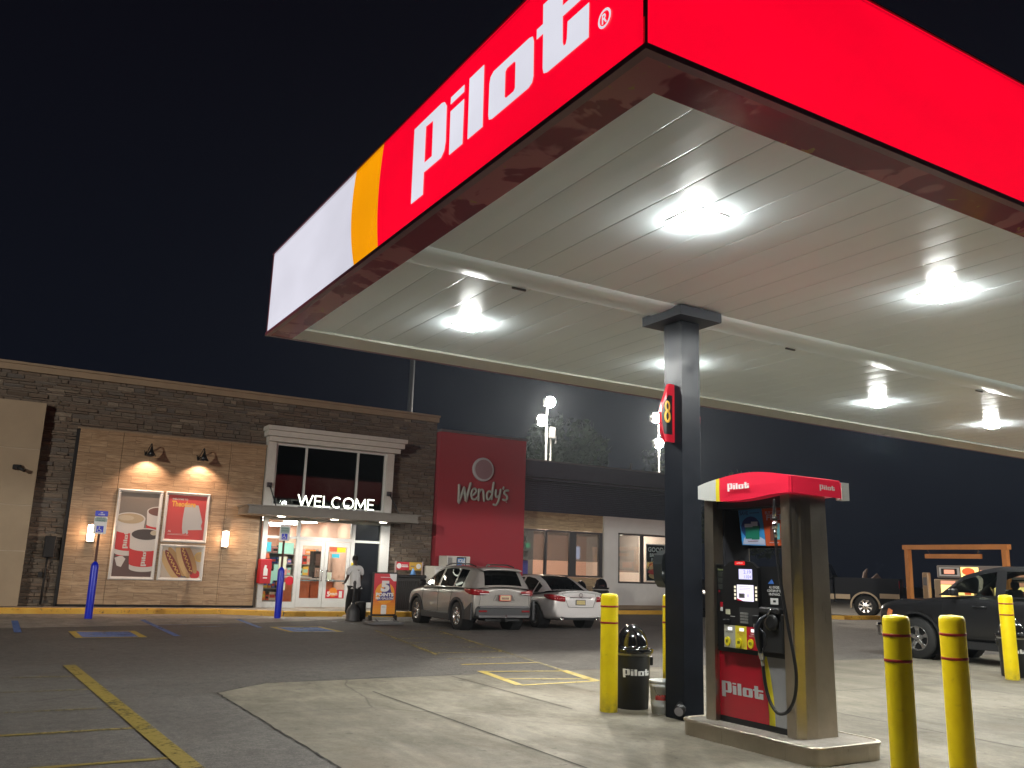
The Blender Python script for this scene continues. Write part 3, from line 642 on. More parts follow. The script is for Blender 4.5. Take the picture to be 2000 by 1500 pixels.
def art_coffee(mb, f, w, h):
    a, b, c, d = .08, w-.08, .08, h-.08
    C_ = lambda pts, off, mi: (lambda q: mb.poly(q, f, off, mi) if len(q) > 2 else None)(clip(pts, a, b, c, d))
    mb.rect(a,b,.9,d,f,0,0); mb.rect(a,b,c,.9,f,0,1)
    def cup(cx, cy, r, hh, fill, band0, off):
        C_([(cx-r,cy)]+[(cx-r*.82+0,cy-hh)]+ell(cx,cy-hh,r*.82,r*.22,14,180,360)+[(cx+r,cy)], off, 2)
        C_([(cx-r*.96,cy-hh*band0),(cx-r*.86,cy-hh*.86)]+ell(cx,cy-hh*.86,r*.86,r*.22,14,180,360)+[(cx+r*.86,cy-hh*.86),(cx+r*.96,cy-hh*band0)]+ell(cx,cy-hh*band0,r*.96,r*.26,14,360,180), off+.0015, 3)
        C_(ell(cx,cy,r,r*.42), off+.003, 2); C_(ell(cx,cy-.005,r*.9,r*.36), off+.0045, fill)
    cup(1.22,2.02,.36,.9,6,.42,.001); cup(.42,1.78,.42,1.0,4,.33,.007); cup(.90,1.33,.44,1.0,5,.38,.014)
    C_(ell(.3,1.79,.22,.08), .0125, 7); C_(ell(1.12,1.38,.1,.07), .0195, 7)
    for cx, cy, s_, off in ((.44,.90,.52,.0125),(1.0,.40,.54,.024)):
        fo = VU(f, cx, cy); nn = f[1].cross(f[2]); wordmark(mb, (fo[0]+nn*off, f[2], -f[1]), 0, 0, s_, 0, 2)
    C_([(.12,.62),(.2,.4),(.32,.36),(.42,.6),(.3,.7)], .001, 2); C_([(.14,.68),(.36,.68),(.3,.78),(.18,.78)], .0025, 3)
def art_map(mb, f, w, h):
    mb.rect(.08,w-.08,.08,h-.08,f,0,0)
    st = [(.588,1.14),(.989,1.14),(1.147,.644),(1.12,.523),(1.160,.40),(.737,.372),(.766,.30),(.729,.235),(.679,.30),(.66,.26),(.599,.253),(.568,.434),(.56,.70)]
    mb.poly([(p[0], p[1]) for p in st[::-1]], f, .002, 1)
    mb.text('WELCOME TO', f, .2,1.27,.46,.055,.004,2,.03); mb.text('Theodore', f, .2,1.07,.7,.17,.004,3,.03)
    mb.text('AL', f, .17,.3,.09,.055,.004,2,.03); mb.rect(.17,.78,.22,.228,f,.004,2); mb.rect(.17,.6,.25,.255,f,.004,2)
def art_hotdog(mb, f, w, h):
    a, b, c, d = .08, w-.08, .08, h-.08
    C_ = lambda pts, off, mi: (lambda q: mb.poly(q, f, off, mi) if len(q) > 2 else None)(clip(pts, a, b, c, d))
    mb.rect(a,b,c,d,f,0,0); C_([(.5,.1),(1.3,.1),(1.3,.2),(.8,.4)], .001, 1)
    for i, (cx, cy, ang) in enumerate(((.42,.5,-58),(.8,.62,-66))):
        o = .003+i*.012; r_ = R(ang)
        C_(ell(cx-.1,cy-.06,.52,.13,28,0,360,r_), o, 2); C_(ell(cx+.1,cy+.06,.5,.12,28,0,360,r_), o+.002, 3); C_(ell(cx,cy,.47,.1,28,0,360,r_), o+.004, 4)
        n_ = f[1].cross(f[2]); u_ = Vector((math.cos(r_),math.sin(r_))); v_ = Vector((-u_.y,u_.x))
        pts = []
        for k in range(33):
            s_ = -.38+.76*k/32; q = Vector((cx,cy))+u_*s_+v_*(.035*math.sin(k*1.25))
            if a+.02 < q.x < b-.02 and c+.02 < q.y < d-.02: pts.append(f[0]+f[1]*q.x+f[2]*q.y+n_*(o+.007))
        mb.tube(pts, .012, 6, 5, (n_, .2))
    C_(ell(1.18,.72,.16,.15), .002, 5); C_(ell(1.18,.72,.12,.11), .004, 2); C_(ell(1.08,.2,.19,.17), .002, 0); C_(ell(1.08,.2,.15,.13), .004, 6)
pm = lambda n, c: mat(n, c, .45)
frame_poster('framed_poster', 3.30,4.56,.93,3.57, 'tall white framed poster of red and white coffee cups', art_coffee, [pm('p_taupe',(.2,.17,.14)),pm('p_table',(.12,.07,.06)),pm('p_white',(.6,.56,.52)),pm('p_red',(.55,.035,.035)),pm('p_latte',(.42,.33,.21)),pm('p_coffee',(.06,.045,.04)),pm('p_brown',(.16,.07,.05)),pm('p_foam',(.5,.42,.3))])
frame_poster('framed_poster', 4.64,5.95,2.07,3.58, 'white framed red poster with a pale state map and the word Theodore', art_map, [pm('p_mapred',(.50,.055,.05)),pm('p_grey',(.42,.42,.42)),MATS['p_white'],pm('p_gold',(.7,.38,.06))])
frame_poster('framed_poster', 4.64,5.95,.93,2.0, 'small white framed poster of two hot dogs, below the red one', art_hotdog, [pm('p_cream',(.5,.42,.34)),pm('p_navy',(.12,.11,.14)),pm('p_bun',(.55,.36,.16)),pm('p_bun2',(.42,.24,.09)),pm('p_sausage',(.22,.05,.03)),pm('p_mustard',(.65,.42,.12)),MATS['p_red']])
# red extinguisher-style box by the door
t = thing('fire_extinguisher_box', 'narrow red metal box on the edge of the wood panel left of the entrance', 'wall box', (7.75,28.1,.9))
mb = MB().box(7.62,7.99,27.98,28.27,.9,1.66,0,.02); obj('case', mb, mat('red_case', (.45,.01,.02), .35), t)
mb = MB(); f = FB(7.62,27.978,.9); mb.poly([(.12,.25),(.25,.25),(.25,.45),(.2,.5),(.22,.56),(.15,.58),(.13,.5),(.12,.45)], f, 0, 0); mb.rect(.12,.25,.16,.2,f,0,0); obj('emblem', mb, whitev, t)

# ------------------------------------------------------------------ restaurant wing
rest = thing('restaurant_building', 'low restaurant with red sign wall, dark ribbed band and wide lit windows', 'restaurant', (20,28.6,.15))
redw = mat('red_wall', (.37,.035,.05), .8, var=.06, vscale=.8, bump=.12, bscale=150)
mb = MB(); mb.box(13.80,17.46,28.2,28.6,.16,6.42); mb.box(17.2,17.46,28.6,33,3.9,6.42); obj('red_wall', mb, redw, rest)
mb = MB(); mb.box(13.78,17.52,28.12,28.7,6.42,6.50); mb.box(17.15,17.53,28.7,33,6.421,6.50); obj('coping', mb, mat('grey_coping', (.2,.21,.22), .4, .5), rest)
dkf = mat('dark_fascia', (.062,.08,.115), .38, var=.1); rib = mat('ribbed_metal', (.052,.07,.105), .35, .3)
mb = MB(); mb.box(17.15,26.4,28.35,29.3,5.13,5.74); mb.box(17.12,26.43,28.31,29.34,5.74,5.79,1); mb.box(17.47,26.3,28.55,29.2,5.03,5.13); obj('fascia', mb, [dkf, MATS['grey_coping']], rest)
mb = MB(); n = 15; z0 = 3.86; dz = (5.03-z0)/n; pts = []
for i in range(n): pts += [(0,z0+i*dz),(0,z0+i*dz+dz*.35),(-.06,z0+i*dz+dz*.5),(-.06,z0+i*dz+dz*.85)]
pts += [(0,5.03)]
mb.grid([[Vector((x,28.86+p[0],p[1])) for p in pts] for x in (26.25,17.46)][::-1], 0, False); mb.box(17.46,26.25,28.87,29.0,3.84,5.03); mb.box(26.25,26.3,28.8,29.0,3.84,5.13)
obj('ribbed_band', mb, rib, rest)
litp = mat('light_panel', (.66,.65,.62), .7, var=.05, bump=.12, bscale=120)
w2 = m_wood('wood_tile_tan', (.34,.24,.13), (.48,.36,.2))
for z0_, z1_ in ((3.16,3.84),(.31,1.36)): obj('tan_panel', MB().box(17.46,21.70,28.92,29.1,z0_,z1_), w2, rest)
mb = MB(); mb.box(21.70,22.42,28.82,29.1,.31,3.84); mb.box(22.425,26.25,28.86,29.1,3.21,3.84); mb.box(22.425,26.25,28.86,29.1,.31,1.18); mb.box(26.05,26.25,28.86,29.1,1.18,3.21); mb.box(26.0,26.25,29.1,40,.15,5.0); mb.box(17.3,26.2,39.8,40,.15,5)
obj('light_panel', mb, litp, rest)
mb = MB(); mb.box(17.46,26.27,28.78,29.1,.16,.31); obj('base_course', mb, eifs, rest)
mb = MB(); mb.box(17.3,26.2,29.3,40,5.0,5.2); obj('roof', mb, blackm, rest)
frm = mat('window_frame_dark', (.03,.03,.033), .4)
for (x0,x1,z0,z1,mull) in ((17.5,21.68,1.37,3.15,((18.88,18.98),(20.05,20.37),(21.5,21.66))),(22.44,26.04,1.18,3.2,((23.68,23.82),))):
    mb = MB(); mb.box(x0,x1,28.9,29.0,z1-.07,z1); mb.box(x0,x1,28.88,29.0,z0,z0+.07); mb.box(x0,x0+.06,28.9,29.0,z0,z1); mb.box(x1-.06,x1,28.9,29.0,z0,z1)
    for a, b in mull: mb.box(a,b,28.895,29.0,z0,z1)
    o = obj('window', mb, frm, rest)
    obj('pane', MB().box(x0,x1,28.95,28.955,z0+.02,z1-.02), glass, o)
    zs = 1.98 if x0 < 20 else 1.62
    if x0 < 20: bl = MB().box(x0,x1,29.06,29.065,zs,z1)
    else: bl = MB().box(x0,23.7,29.06,29.065,zs,z1)
    obj('roller_shade', bl, mat('mesh_shade', (.3,.27,.25), .8, alpha=.5), o)
mb = MB(); mb.box(17.3,26,36,36.1,.15,3.4,0); mb.box(17.3,17.4,29.1,36,.15,3.4,0); mb.box(17.3,26,29.1,36,.14,.155,1); mb.box(17.3,26,29.1,36,3.3,3.4,2); mb.box(17.3,26,29.12,29.2,.16,1.1,0)
mb.box(20.6,20.95,33,33.3,.15,3.3,3); mb.box(23.9,24.2,31,31.3,.15,3.3,3); mb.box(21.8,22.6,29.2,29.3,.2,3.3,3)
obj('interior', mb, [mat('diner_wall',(.62,.42,.34),.7), mat('diner_floor',(.3,.22,.18),.35), mat('diner_ceiling',(.32,.27,.25),.8), mat('diner_post',(.08,.09,.1),.6)], rest)
for xx, yy in ((18.3,30.5),(19.8,30.5),(21.5,31),(18.8,33),(21,34),(23.2,32),(25,32)):
    obj('ceiling_light', MB().lathe([(.12,0),(.12,.015)], (xx,yy,3.28), Z, 14), emat('diner_lamp', (1,.85,.68), 12), rest); light('diner_lamp', 'POINT', (xx,yy,3.1), 80, (1,.72,.56), rest, shadow_soft_size=.2)
for (x0,x1,z0,z1,y,ca,cb,lb) in ((19.0,19.5,1.55,1.95,35.9,'yel','red','small framed food picture with yellow edge in the restaurant, middle window'),(20.1,20.6,1.55,1.95,35.9,'red','yel','small red food picture in the restaurant, middle window')):
    mb = MB().box(x0,x1,y-.03,y,z0,z1,0); mb.rect(x0+.08,x1-.08,z0+.08,z1-.08,FB(0,y-.033,0),0,1); mb.poly([(x0+.12,z0+.1),(x1-.12,z0+.12),(x1-.2,z1-.12)],FB(0,y-.036,0),0,2)
    solo('wall_picture', mb, [mat('pic_'+ca, (.7,.4,.1) if ca=='yel' else (.6,.08,.05), .5), mat('pic_'+cb, (.6,.08,.05) if cb=='red' else (.7,.4,.1), .5), whitev], lb, 'picture')
mb = MB().box(18.2,19.0,30.3,30.35,.9,1.95,0); mb.poly([(18.3,1.1),(18.5,1.0),(18.7,1.5),(18.6,1.8),(18.45,1.4)],FB(0,30.298,0),0,1); mb.box(18.2,19,30.3,30.35,1.95,1.99,2)
solo('booth_divider', mb, [mat('blue_print',(.06,.07,.4),.4), mat('lilac_print',(.45,.45,.75),.4), MATS['diner_post']], 'blue printed screen standing inside the leftmost restaurant window', 'screen')
mb = MB(); mb.text('BRAND\nNEW\nBREAKFAST', FB(17.55,29.04,0), .05,2.1,.62,.75,0,0,.02); obj('window_lettering', mb, mat('grey_vinyl',(.05,.05,.05),.5), rest)
mb = MB().box(18.4,19.3,34,34.05,2.2,2.8); solo('menu_screen', mb, emat('amber_screen',(1,.55,.18),1.0), 'amber lit menu screen deep inside the left restaurant window', 'screen')
mb = MB().box(20.55,20.75,32.95,33.0,2.55,2.75); solo('exit_sign', mb, emat('green_sign',(.05,.6,.25),.8), 'small green lit sign inside the third restaurant window', 'sign')
mb = MB().box(21.15,21.35,30.0,30.05,2.1,2.6); solo('order_screen', mb, emat('lilac_screen',(.8,.75,1),1.0), 'small pale lilac lit screen inside the third restaurant window', 'screen')
t = thing('food_poster', 'black window poster reading GOOD BREAKFAST with a burger, beside the canopy column', 'poster', (24.6,29.0,1.5))
mb = MB(); f = FB(24.05,29.02,1.28); mb.rect(0,1.05,0,1.55,f,0,0); mb.rect(.04,1.01,.04,1.51,f,.002,1); mb.text('GOOD', f,.1,1.22,.85,.2,.004,0,.03); mb.text('BREAK\nFAST', f,.2,.82,.65,.34,.004,0,.03)
mb.poly(ell(.5,.45,.36,.3,20,0,180),f,.004,2); mb.poly(ell(.5,.4,.4,.12),f,.006,3); mb.poly(ell(.5,.25,.36,.15),f,.005,2); obj('print', mb, [whitev, blackm, MATS['p_bun'], MATS['p_red']], t)
# script letters
WS = [[(14.593,4.514),(14.6,4.114),(14.605,3.878),(14.706,4.151),(14.808,4.456),(14.855,4.191),(14.901,3.956),(14.986,4.29),(15.062,4.61)],
[(15.127,4.18),(15.244,4.248),(15.314,4.358),(15.252,4.444),(15.152,4.376),(15.109,4.209),(15.167,4.064),(15.27,4.047),(15.37,4.122)],
[(15.424,4.427),(15.416,4.231),(15.418,4.036)],[(15.415,4.261),(15.494,4.402),(15.587,4.408),(15.623,4.245),(15.649,4.03)],
[(15.948,4.359),(15.825,4.38),(15.762,4.24),(15.803,4.092),(15.889,4.113),(15.964,4.239)],[(16.035,4.715),(15.992,4.393),(15.97,4.103)],
[(16.145,4.449),(16.138,4.282),(16.184,4.194),(16.304,4.263)],[(16.342,4.479),(16.306,4.233),(16.244,4.016),(16.161,3.904),(16.062,3.913)],
[(16.469,4.58),(16.454,4.518)],[(16.67,4.472),(16.546,4.448),(16.503,4.353),(16.606,4.284),(16.638,4.179),(16.559,4.104),(16.462,4.122)]]
def smooth(p, k=5):
    P = [p[0]]+list(p)+[p[-1]]; o = []
    for i in range(1, len(P)-2):
        for j in range(k):
            t = j/k; a, b, c, d = P[i-1], P[i], P[i+1], P[i+2]
            o.append(tuple(.5*((2*b[q])+(-a[q]+c[q])*t+(2*a[q]-5*b[q]+4*c[q]-d[q])*t*t+(-a[q]+3*b[q]-3*c[q]+d[q])*t**3) for q in range(len(b))))
    return o+[tuple(p[-1])]
mb = MB()
for i, s in enumerate(WS):
    w = .052 if i == 0 else .043
    if i == 8: w = .035
    s2 = s if i == 0 else smooth(s, 4)
    if i == 0:
        s2 = []
        for a, b in zip(s[:-1], s[1:]): s2 += [a, (a[0]*.9+b[0]*.1, a[1]*.9+b[1]*.1), (a[0]*.1+b[0]*.9, a[1]*.1+b[1]*.9)]
        s2.append(s[-1])
    mb.tube([Vector((p[0],28.12,p[1])) for p in s2], w, 10, 0, (Y, .9))
mb.lathe([(.02,0),(.02,.03)], (16.63,28.17,4.04), -Y, 8)
obj('script_lettering', mb, mat('letter_face', (.42,.44,.40), .5), rest)
mb = MB().lathe([(.44,0),(.44,.08),(.42,.1)], (15.58,28.2,5.17), -Y, 40, 0); mb.lathe([(.36,0),(.36,.012)], (15.58,28.1,5.17), -Y, 40, 1)
obj('round_medallion', mb, [mat('medallion_rim', (.55,.57,.6), .5), mat('medallion_face', (.33,.22,.25), .5)], rest)
# ------------------------------------------------------------------ fuel canopy
CX0, CX1, CY0, CY1, CZ, CT = 3.1, 33.0, 3.74, 12.15, 4.75, 6.0
cano = thing('fuel_canopy', 'large fuel station canopy with glowing red and white sign edge over the pumps', 'canopy', (7.13,7.92,0))
mb = MB(); f = fr((CX0,CY1,CZ), -Y, Z)
def curve(u0, u1, u2, n=12):      # u at top, middle, bottom
    o = []
    for i in range(n+1):
        t = i/n; o.append(((1-t)*(1-t)*u2+2*t*(1-t)*(2*u1-.5*(u0+u2))+t*t*u0, .045+(CT-CZ-.075)*t))
    return o
c1, c2 = curve(3.30,3.24,3.44), curve(4.10,4.03,4.12); T = CT-CZ-.03
mb.poly([(.03,.045)]+c1+[(.03,T)], f, 0, 1)
mb.poly(c1[::-1]+c2, f, 0, 2) if False else mb.grid([[f[0]+f[1]*p[0]+f[2]*p[1] for p in c1],[f[0]+f[1]*p[0]+f[2]*p[1] for p in c2]][::-1], 2, False)
mb.grid([[f[0]+f[1]*p[0]+f[2]*p[1] for p in c2],[f[0]+f[1]*(CY1-CY0-.03)+f[2]*p[1] for p in c2]][::-1], 0, False)
sf = obj('sign_face', mb, [f_red, f_white, f_orange], cano, label='glowing fascia face with white end, orange band and the white wordmark')
mb = MB(); wordmark(mb, f, 4.90, .24, 2.905, .004, 0)
mb.tube([f[0]+f[1]*(7.985+.062*math.cos(a))+f[2]*(.465+.062*math.sin(a))-X*.006 for a in [R(20*i) for i in range(19)]], .009, 6, 0, (X,.3), False); mb.text('R', f, 7.955,.43,.055,.075,.004,0,.02)
obj('sign_lettering', mb, m_fascia('backlit_letter', (.82,.82,.92), .58), cano)
mb = MB(); mb.box(CX0+.03,CX1,CY0,CY0+.02,CZ+.045,CT-.03); obj('sign_face', mb, f_red, cano, label='plain glowing red fascia face over the pumps')
mb = MB(); mb.box(CX0+.03,CX1,CY1-.02,CY1,CZ+.045,CT-.03); obj('sign_face', mb, f_red, cano, label='plain red fascia face on the shop side')
dm = mat('dark_maroon', (.16,.035,.05), .35)
mb = MB()
for a, b, c, d in ((CX0-.015,CX0+.05,CY0-.015,CY1+.015),(CX0+.05,CX1,CY0-.015,CY0+.05),(CX0+.05,CX1,CY1-.05,CY1+.015)):
    mb.box(a,b,c,d,CZ,CZ+.045); mb.box(a,b,c,d,CT-.03,CT-.015)
mb.box(CX0-.004,CX0+.008,CY0-.004,CY0+.008,CZ+.045,CT-.03); mb.box(CX0-.006,CX0+.02,CY1-.02,CY1+.006,CZ+.045,CT-.03)
obj('sign_retainer', mb, dm, cano)
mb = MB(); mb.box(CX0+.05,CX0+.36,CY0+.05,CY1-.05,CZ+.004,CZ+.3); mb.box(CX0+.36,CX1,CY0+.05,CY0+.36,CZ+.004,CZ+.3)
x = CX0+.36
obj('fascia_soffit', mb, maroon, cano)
mb = MB(); mb.box(CX0+.36,CX1,CY1-.62,CY1-.05,CZ+.004,CZ+.3); obj('rear_soffit', mb, mat('cream_trim', (.60,.60,.52), .35, var=.05), cano)
mb = MB(); mb.box(CX0,CX1,CY0,CY1,CT-.06,CT-.04); obj('canopy_roof', mb, blackm, cano)
# ceiling planks, each with a little rolled edge
mb = MB(); x = CX0+.36; pw = .405
for ya, yb in ((CY0+.36,7.66),(8.18,CY1-.62)):
    x = CX0+.36
    while x < CX1:
        z0 = CZ+.035; prof = [(0,.007),(.004,.0025),(.012,0),(pw*.5,-.0015),(pw-.012,0),(pw-.004,.0025),(pw,.007)]
        mb.grid([[Vector((x+a,yy,z0+b+rnd.uniform(-.0006,.0006))) for a, b in prof] for yy in (ya,yb)], 0, False); x += pw
mb.box(CX0+.36,CX1,CY0+.36,CY1-.62,CZ+.075,CZ+.09)
obj('ceiling_planks', mb, deckm, cano)
prof = [(7.64,.04),(7.64,.01),(7.66,-.01),(7.74,-.03),(7.92,-.035),(8.10,-.03),(8.18,-.01),(8.20,.01),(8.20,.04)]
mb = MB().grid([[Vector((x_,p[0],CZ+.035+p[1])) for p in prof] for x_ in (CX0+.36,CX1)], 0, True); obj('gutter_channel', mb, deckm, cano)
mb = MB()
for xx, yy in ((4.94,8.24),(9.45,8.24),(14.0,8.24)): mb.box(xx-.09,xx+.09,yy-.012,yy+.012,CZ+.01,CZ+.03)
obj('drain_slot', mb, greyp, cano)
lens = emat('canopy_lens', (.97,1,.96), 150)
LX = (5.2, 8.88, 13.65, 17.2, 22.0, 26.0, 30.5)
for xx in LX:
    for yy in (5.55, 9.92):
        mb = MB(); mb.box(xx-.2,xx+.2,yy-.2,yy+.2,CZ+.027,CZ+.05)
        fx = obj('canopy_light', mb, alum, cano)
        lb = MB().box(xx-.10,xx+.10,yy-.10,yy+.10,CZ-.045,CZ+.027,0,.012); obj('lens', lb, lens, fx); light('canopy_lamp', 'SPOT', (xx,yy,CZ-.055), 390, (.99,1,.95), fx, dirn=(0,0,-1), spot_size=R(176), spot_blend=.04, shadow_soft_size=.15)
for xx in (7.13, 15.8, 24.5):
    mb = MB(); a, b = .15, .165; fl = .035
    mb.box(xx-a,xx+a,7.92-b,7.92+b,0,CZ-.1,0,.012); mb.box(xx-a-.006,xx-a+.02,7.92-b-.006,7.92-b+.02,0.02,CZ-.1)
    c = obj('column', mb, mat('column_paint', (.009,.011,.016), .4, var=.2, vscale=3, bump=.05, bscale=8, spec=.12), cano)
    mb = MB(); mb.box(xx-.33,xx+.33,7.92-.36,7.92+.36,CZ-.10,CZ+.02)
    obj('cap_plate', mb, mat('cap_paint', (.03,.035,.05), .4), c)
# pump number flags
for sx in (-1,):
    for k, xs in enumerate((6.98, 7.28)):
        s = -1 if k == 0 else 1
        t = thing('pump_number_sign', 'red flag sign with gold 8 on the left of the canopy column' if k == 0 else 'sliver of red flag sign on the right of the canopy column', 'number sign', (xs,7.92,3.15))
        q_ = .64 if k == 0 else .36; pts = [(0,3.15),(.0,3.86),(.13*q_,3.86),(.28*q_,3.62),(.33*q_,3.5),(.31*q_,3.3),(.22*q_,3.15)]
        mb = MB().prism([(p[0],p[1]) for p in pts] if s > 0 else [(-p[0],p[1]) for p in pts[::-1]], fr((xs,7.94,0), X, Z), .05); obj('board', mb, redm, t)
        ins_ = [(p*q_, z_) for p, z_ in ((.06,3.24),(.06,3.72),(.15,3.72),(.27,3.6),(.315,3.48),(.30,3.36),(.26,3.24))]
        mb = MB(); F_ = fr((xs,7.887,0), X, Z); mb.poly([(p[0],p[1]) for p in ins_] if s > 0 else [(-p[0],p[1]) for p in ins_[::-1]], F_, 0, 0)
        if k == 0:
            mb.tube([Vector((xs-.115+.031*math.cos(a),7.884,3.58+.055*math.sin(a))) for a in [R(20*i) for i in range(19)]], .014, 8, 1, (Y,.3), False); mb.tube([Vector((xs-.115+.036*math.cos(a),7.884,3.455+.062*math.sin(a))) for a in [R(20*i) for i in range(19)]], .017, 8, 1, (Y,.3), False)
        obj('panel', mb, [black, mat('gold_digit', (.8,.45,.06), .4)], t)
# things fixed to / standing by the column
t = thing('squeegee_dispenser', 'dark grey windshield service unit fixed to the back of the canopy column', 'service unit', (6.98,8.1,1.3))
mb = MB().prism([(0,1.44),(-.05,1.45),(-.10,1.52),(-.12,1.72),(-.10,1.82),(-.02,1.88),(.08,1.88),(.08,1.44)][::-1], fr((7.07,8.26,0), X, Z), .16); obj('housing', mb, mat('smoke_plastic', (.018,.022,.024), .35), t)
mb = MB().lathe([(.001,.022),(.05,.02),(.065,.0)], (7.01,8.10,1.58), -Y, 20, 0, True, False); obj('dial', mb, mat('smoke_plastic_dark', (.025,.03,.032), .35), t)
t = thing('downspout', 'short black drain pipe with pale mouth at the foot of the canopy column', 'pipe', (6.98,7.86,0))
mb = MB().tube([(7.03,7.84,.16),(6.9,7.76,.11)], .06, 14, 0, None, False); obj('pipe', mb, black, t)
obj('mouth', MB().lathe([(.05,0),(.05,.004)], (6.898,7.759,.109), Vector((-.13,-.08,-.05)), 16), mat('pale_mouth', (.4,.38,.42), .4), t)

# ------------------------------------------------------------------ bollards
def bollard(x, y, h, r, tilt, label, hs=1):
    t = thing('bollard', label, 'bollard', (x,y,0), 0, 'yellow bollards guarding the pump islands')
    L = lambda: None
    mb = MB().lathe([(r,0),(r,h-r*.55),(r*.97,h-r*.3),(r*.85,h-r*.1),(r*.6,h-.008),(.001,h)], (0,0,0), Z, 32, 0, True, False); o = obj('sleeve', mb, yelp, t, local=True)
    for zz in (h-.165, h-.355):
        obj('reflective_band', MB().lathe([(r+.001,0),(r+.003,.002),(r+.003,.02),(r+.001,.022)], (0,0,zz), Z, 32, 0, True, False), redband, t, local=True)
    t.rotation_euler = (tilt[1], tilt[0], 0); return t
bollard(6.58,8.62,1.355,.105,(0,0), 'yellow bollard with two red bands, left of the black domed bin')
bollard(7.545,8.62,1.355,.105,(0,0), 'yellow bollard mostly hidden behind the dark canopy column')
bollard(6.21,4.46,1.35,.1,(R(-.5),0), 'yellow bollard with red bands in the foreground, nearer the fuel pump')
bollard(7.00,4.50,1.35,.1,(R(-2.2),R(1)), 'scuffed yellow bollard in the foreground, right of its twin')
bollard(15.65,9.03,1.44,.115,(R(-1),0), 'yellow bollard at the right edge in front of the dark pickup door')
# ------------------------------------------------------------------ domed bins
def bin_(loc, rz, label, mark=True, s=1.0, group='black domed litter bins'):
    t = thing('litter_bin', label, 'litter bin', loc, rz, group)
    mb = MB().lathe([(.19*s,0),(.2*s,.01),(.225*s,.66*s),(.228*s,.67*s)], (0,0,0), Z, 32); obj('body', mb, mat('bin_black', (.014,.015,.016), .42, bump=.06, bscale=60), t, local=True)
    mb = MB().lathe([(.232*s,.62*s),(.234*s,.632*s),(.232*s,.645*s)], (0,0,0), Z, 32, 0, True, False); obj('bag_edge', mb, mat('clear_bag', (.42,.41,.4), .3), t, local=True)
    mb = MB().lathe([(.235*s,.645*s),(.262*s,.65*s),(.265*s,.69*s),(.255*s,.7*s),(.21*s,.705*s)]+[(.2*s*math.cos(R(a)),.705*s+.27*s*math.sin(R(a))) for a in range(0,91,9)], (0,0,0), Z, 32, 0, True, False); obj('dome_lid', mb, mat('gloss_black', (.008,.008,.009), .1, coat=.5), t, local=True)
    for sg in (-1,1):
        obj('handle', MB().box(sg*.235*s-.02,sg*.235*s+.02,-.05,.05,.5*s,.6*s,0,.008), MATS['bin_black'], t, local=True)
    if mark:
        mb = MB(); tmp = MB(); wordmark(tmp, fr((0,0,0), X, Z), -.175, .37*s, .36, 0, 0)
        for v in tmp.v:
            a = v.x/(.215*s); z_ = v.z; r_ = (.2+.025*z_/(.66*s))*s+.002; mb.v.append(Vector((r_*math.sin(a), -r_*math.cos(a), z_)))
        mb.f, mb.m, mb.sm = tmp.f, tmp.m, tmp.sm
        mb.add([(.215*s*math.sin(a)*1.01, -.215*s*math.cos(a)*1.01, z_) for a, z_ in ((.08,.5),(.14,.5),(.2,.53),(.12,.535))], [(0,1,2,3)], 1)
        obj('lettering', mb, [whitev, yelv], t, local=True)
    return t
bin_((7.03,8.75,.004), R(-22), 'black domed bin with white wordmark between the bollard and a white bucket')
bin_((16.2,9.3,.004), R(-60), 'black domed bin behind the bollard at the right edge', s=1.06)
bin_((20.6,27.55,.15), R(-20), 'black domed bin on the pavement by the pale restaurant pillar', False, 1.25)
bin_((20.2,28.3,.15), 0, 'second dark domed bin half hidden beside the restaurant wall', False, 1.12)
# bucket
t = thing('plastic_bucket', 'white plastic bucket with a red label standing by the canopy column', 'bucket', (7.12,8.3,.004))
pb = mat('bucket_plastic', (.8,.81,.79), .38, var=.08)
mb = MB().lathe([(.118,0),(.124,.005),(.142,.30),(.152,.302),(.152,.318),(.145,.32),(.146,.345),(.153,.347),(.153,.37),(.148,.372),(.138,.365),(.132,.1),(.118,.02)], (7.12,8.3,.004), Z, 28); obj('body', mb, pb, t)
mb = MB(); rows = []
for z_ in (.16,.225): rows.append([Vector((7.12+(.133+.0001)*math.sin(a)*(1+z_*.1),8.3-(.134)*math.cos(a)*(1+z_*.1),z_)) for a in [R(-75+8*i) for i in range(9)]])
mb.grid(rows,0,True); obj('label', mb, mat('faded_red', (.5,.06,.05), .5), t)
mb = MB().tube([(6.975,8.28,.31),(6.97,8.22,.24),(7.0,8.16,.2),(7.1,8.135,.18),(7.2,8.16,.2),(7.265,8.28,.31)], .003, 6); obj('handle', mb, greyp, t)

# ------------------------------------------------------------------ pump island and pump
t = thing('pump_island', 'low concrete pump island with shiny steel edge under the fuel pump', 'pump island', (6.95,6.4,0))
def rrect(x0,x1,y0,y1,r,n=6):
    o = []
    for cx, cy, a0 in ((x1-r,y0+r,-90),(x1-r,y1-r,0),(x0+r,y1-r,90),(x0+r,y0+r,180)):
        o += [(cx+r*math.cos(R(a0+90*i/n)), cy+r*math.sin(R(a0+90*i/n))) for i in range(n+1)]
    return o
RR = rrect(6.43,7.38,5.49,7.22,.14)
mb = MB().prism(RR, fr((0,0,0),X,Y), .157); obj('slab', mb, walkc, t)
mb = MB(); rows = []
cxm, cym = 6.96, 6.4
def outs(p, d):
    v = Vector((max(-1,min(1,(p[0]-cxm)/.42)), max(-1,min(1,(p[1]-cym)/.78)))); v = v if v.length < 1e-6 else v.normalized(); return (p[0]+v.x*d, p[1]+v.y*d)
for d, z_ in ((.004,.004),(.006,.13),(.018,.135),(.02,.155),(.012,.164),(-.02,.165),(-.022,.157)): rows.append([Vector((*outs(p,d), z_)) for p in RR])
mb.grid(rows, 0, True, True); obj('steel_edge', mb, steel, t)

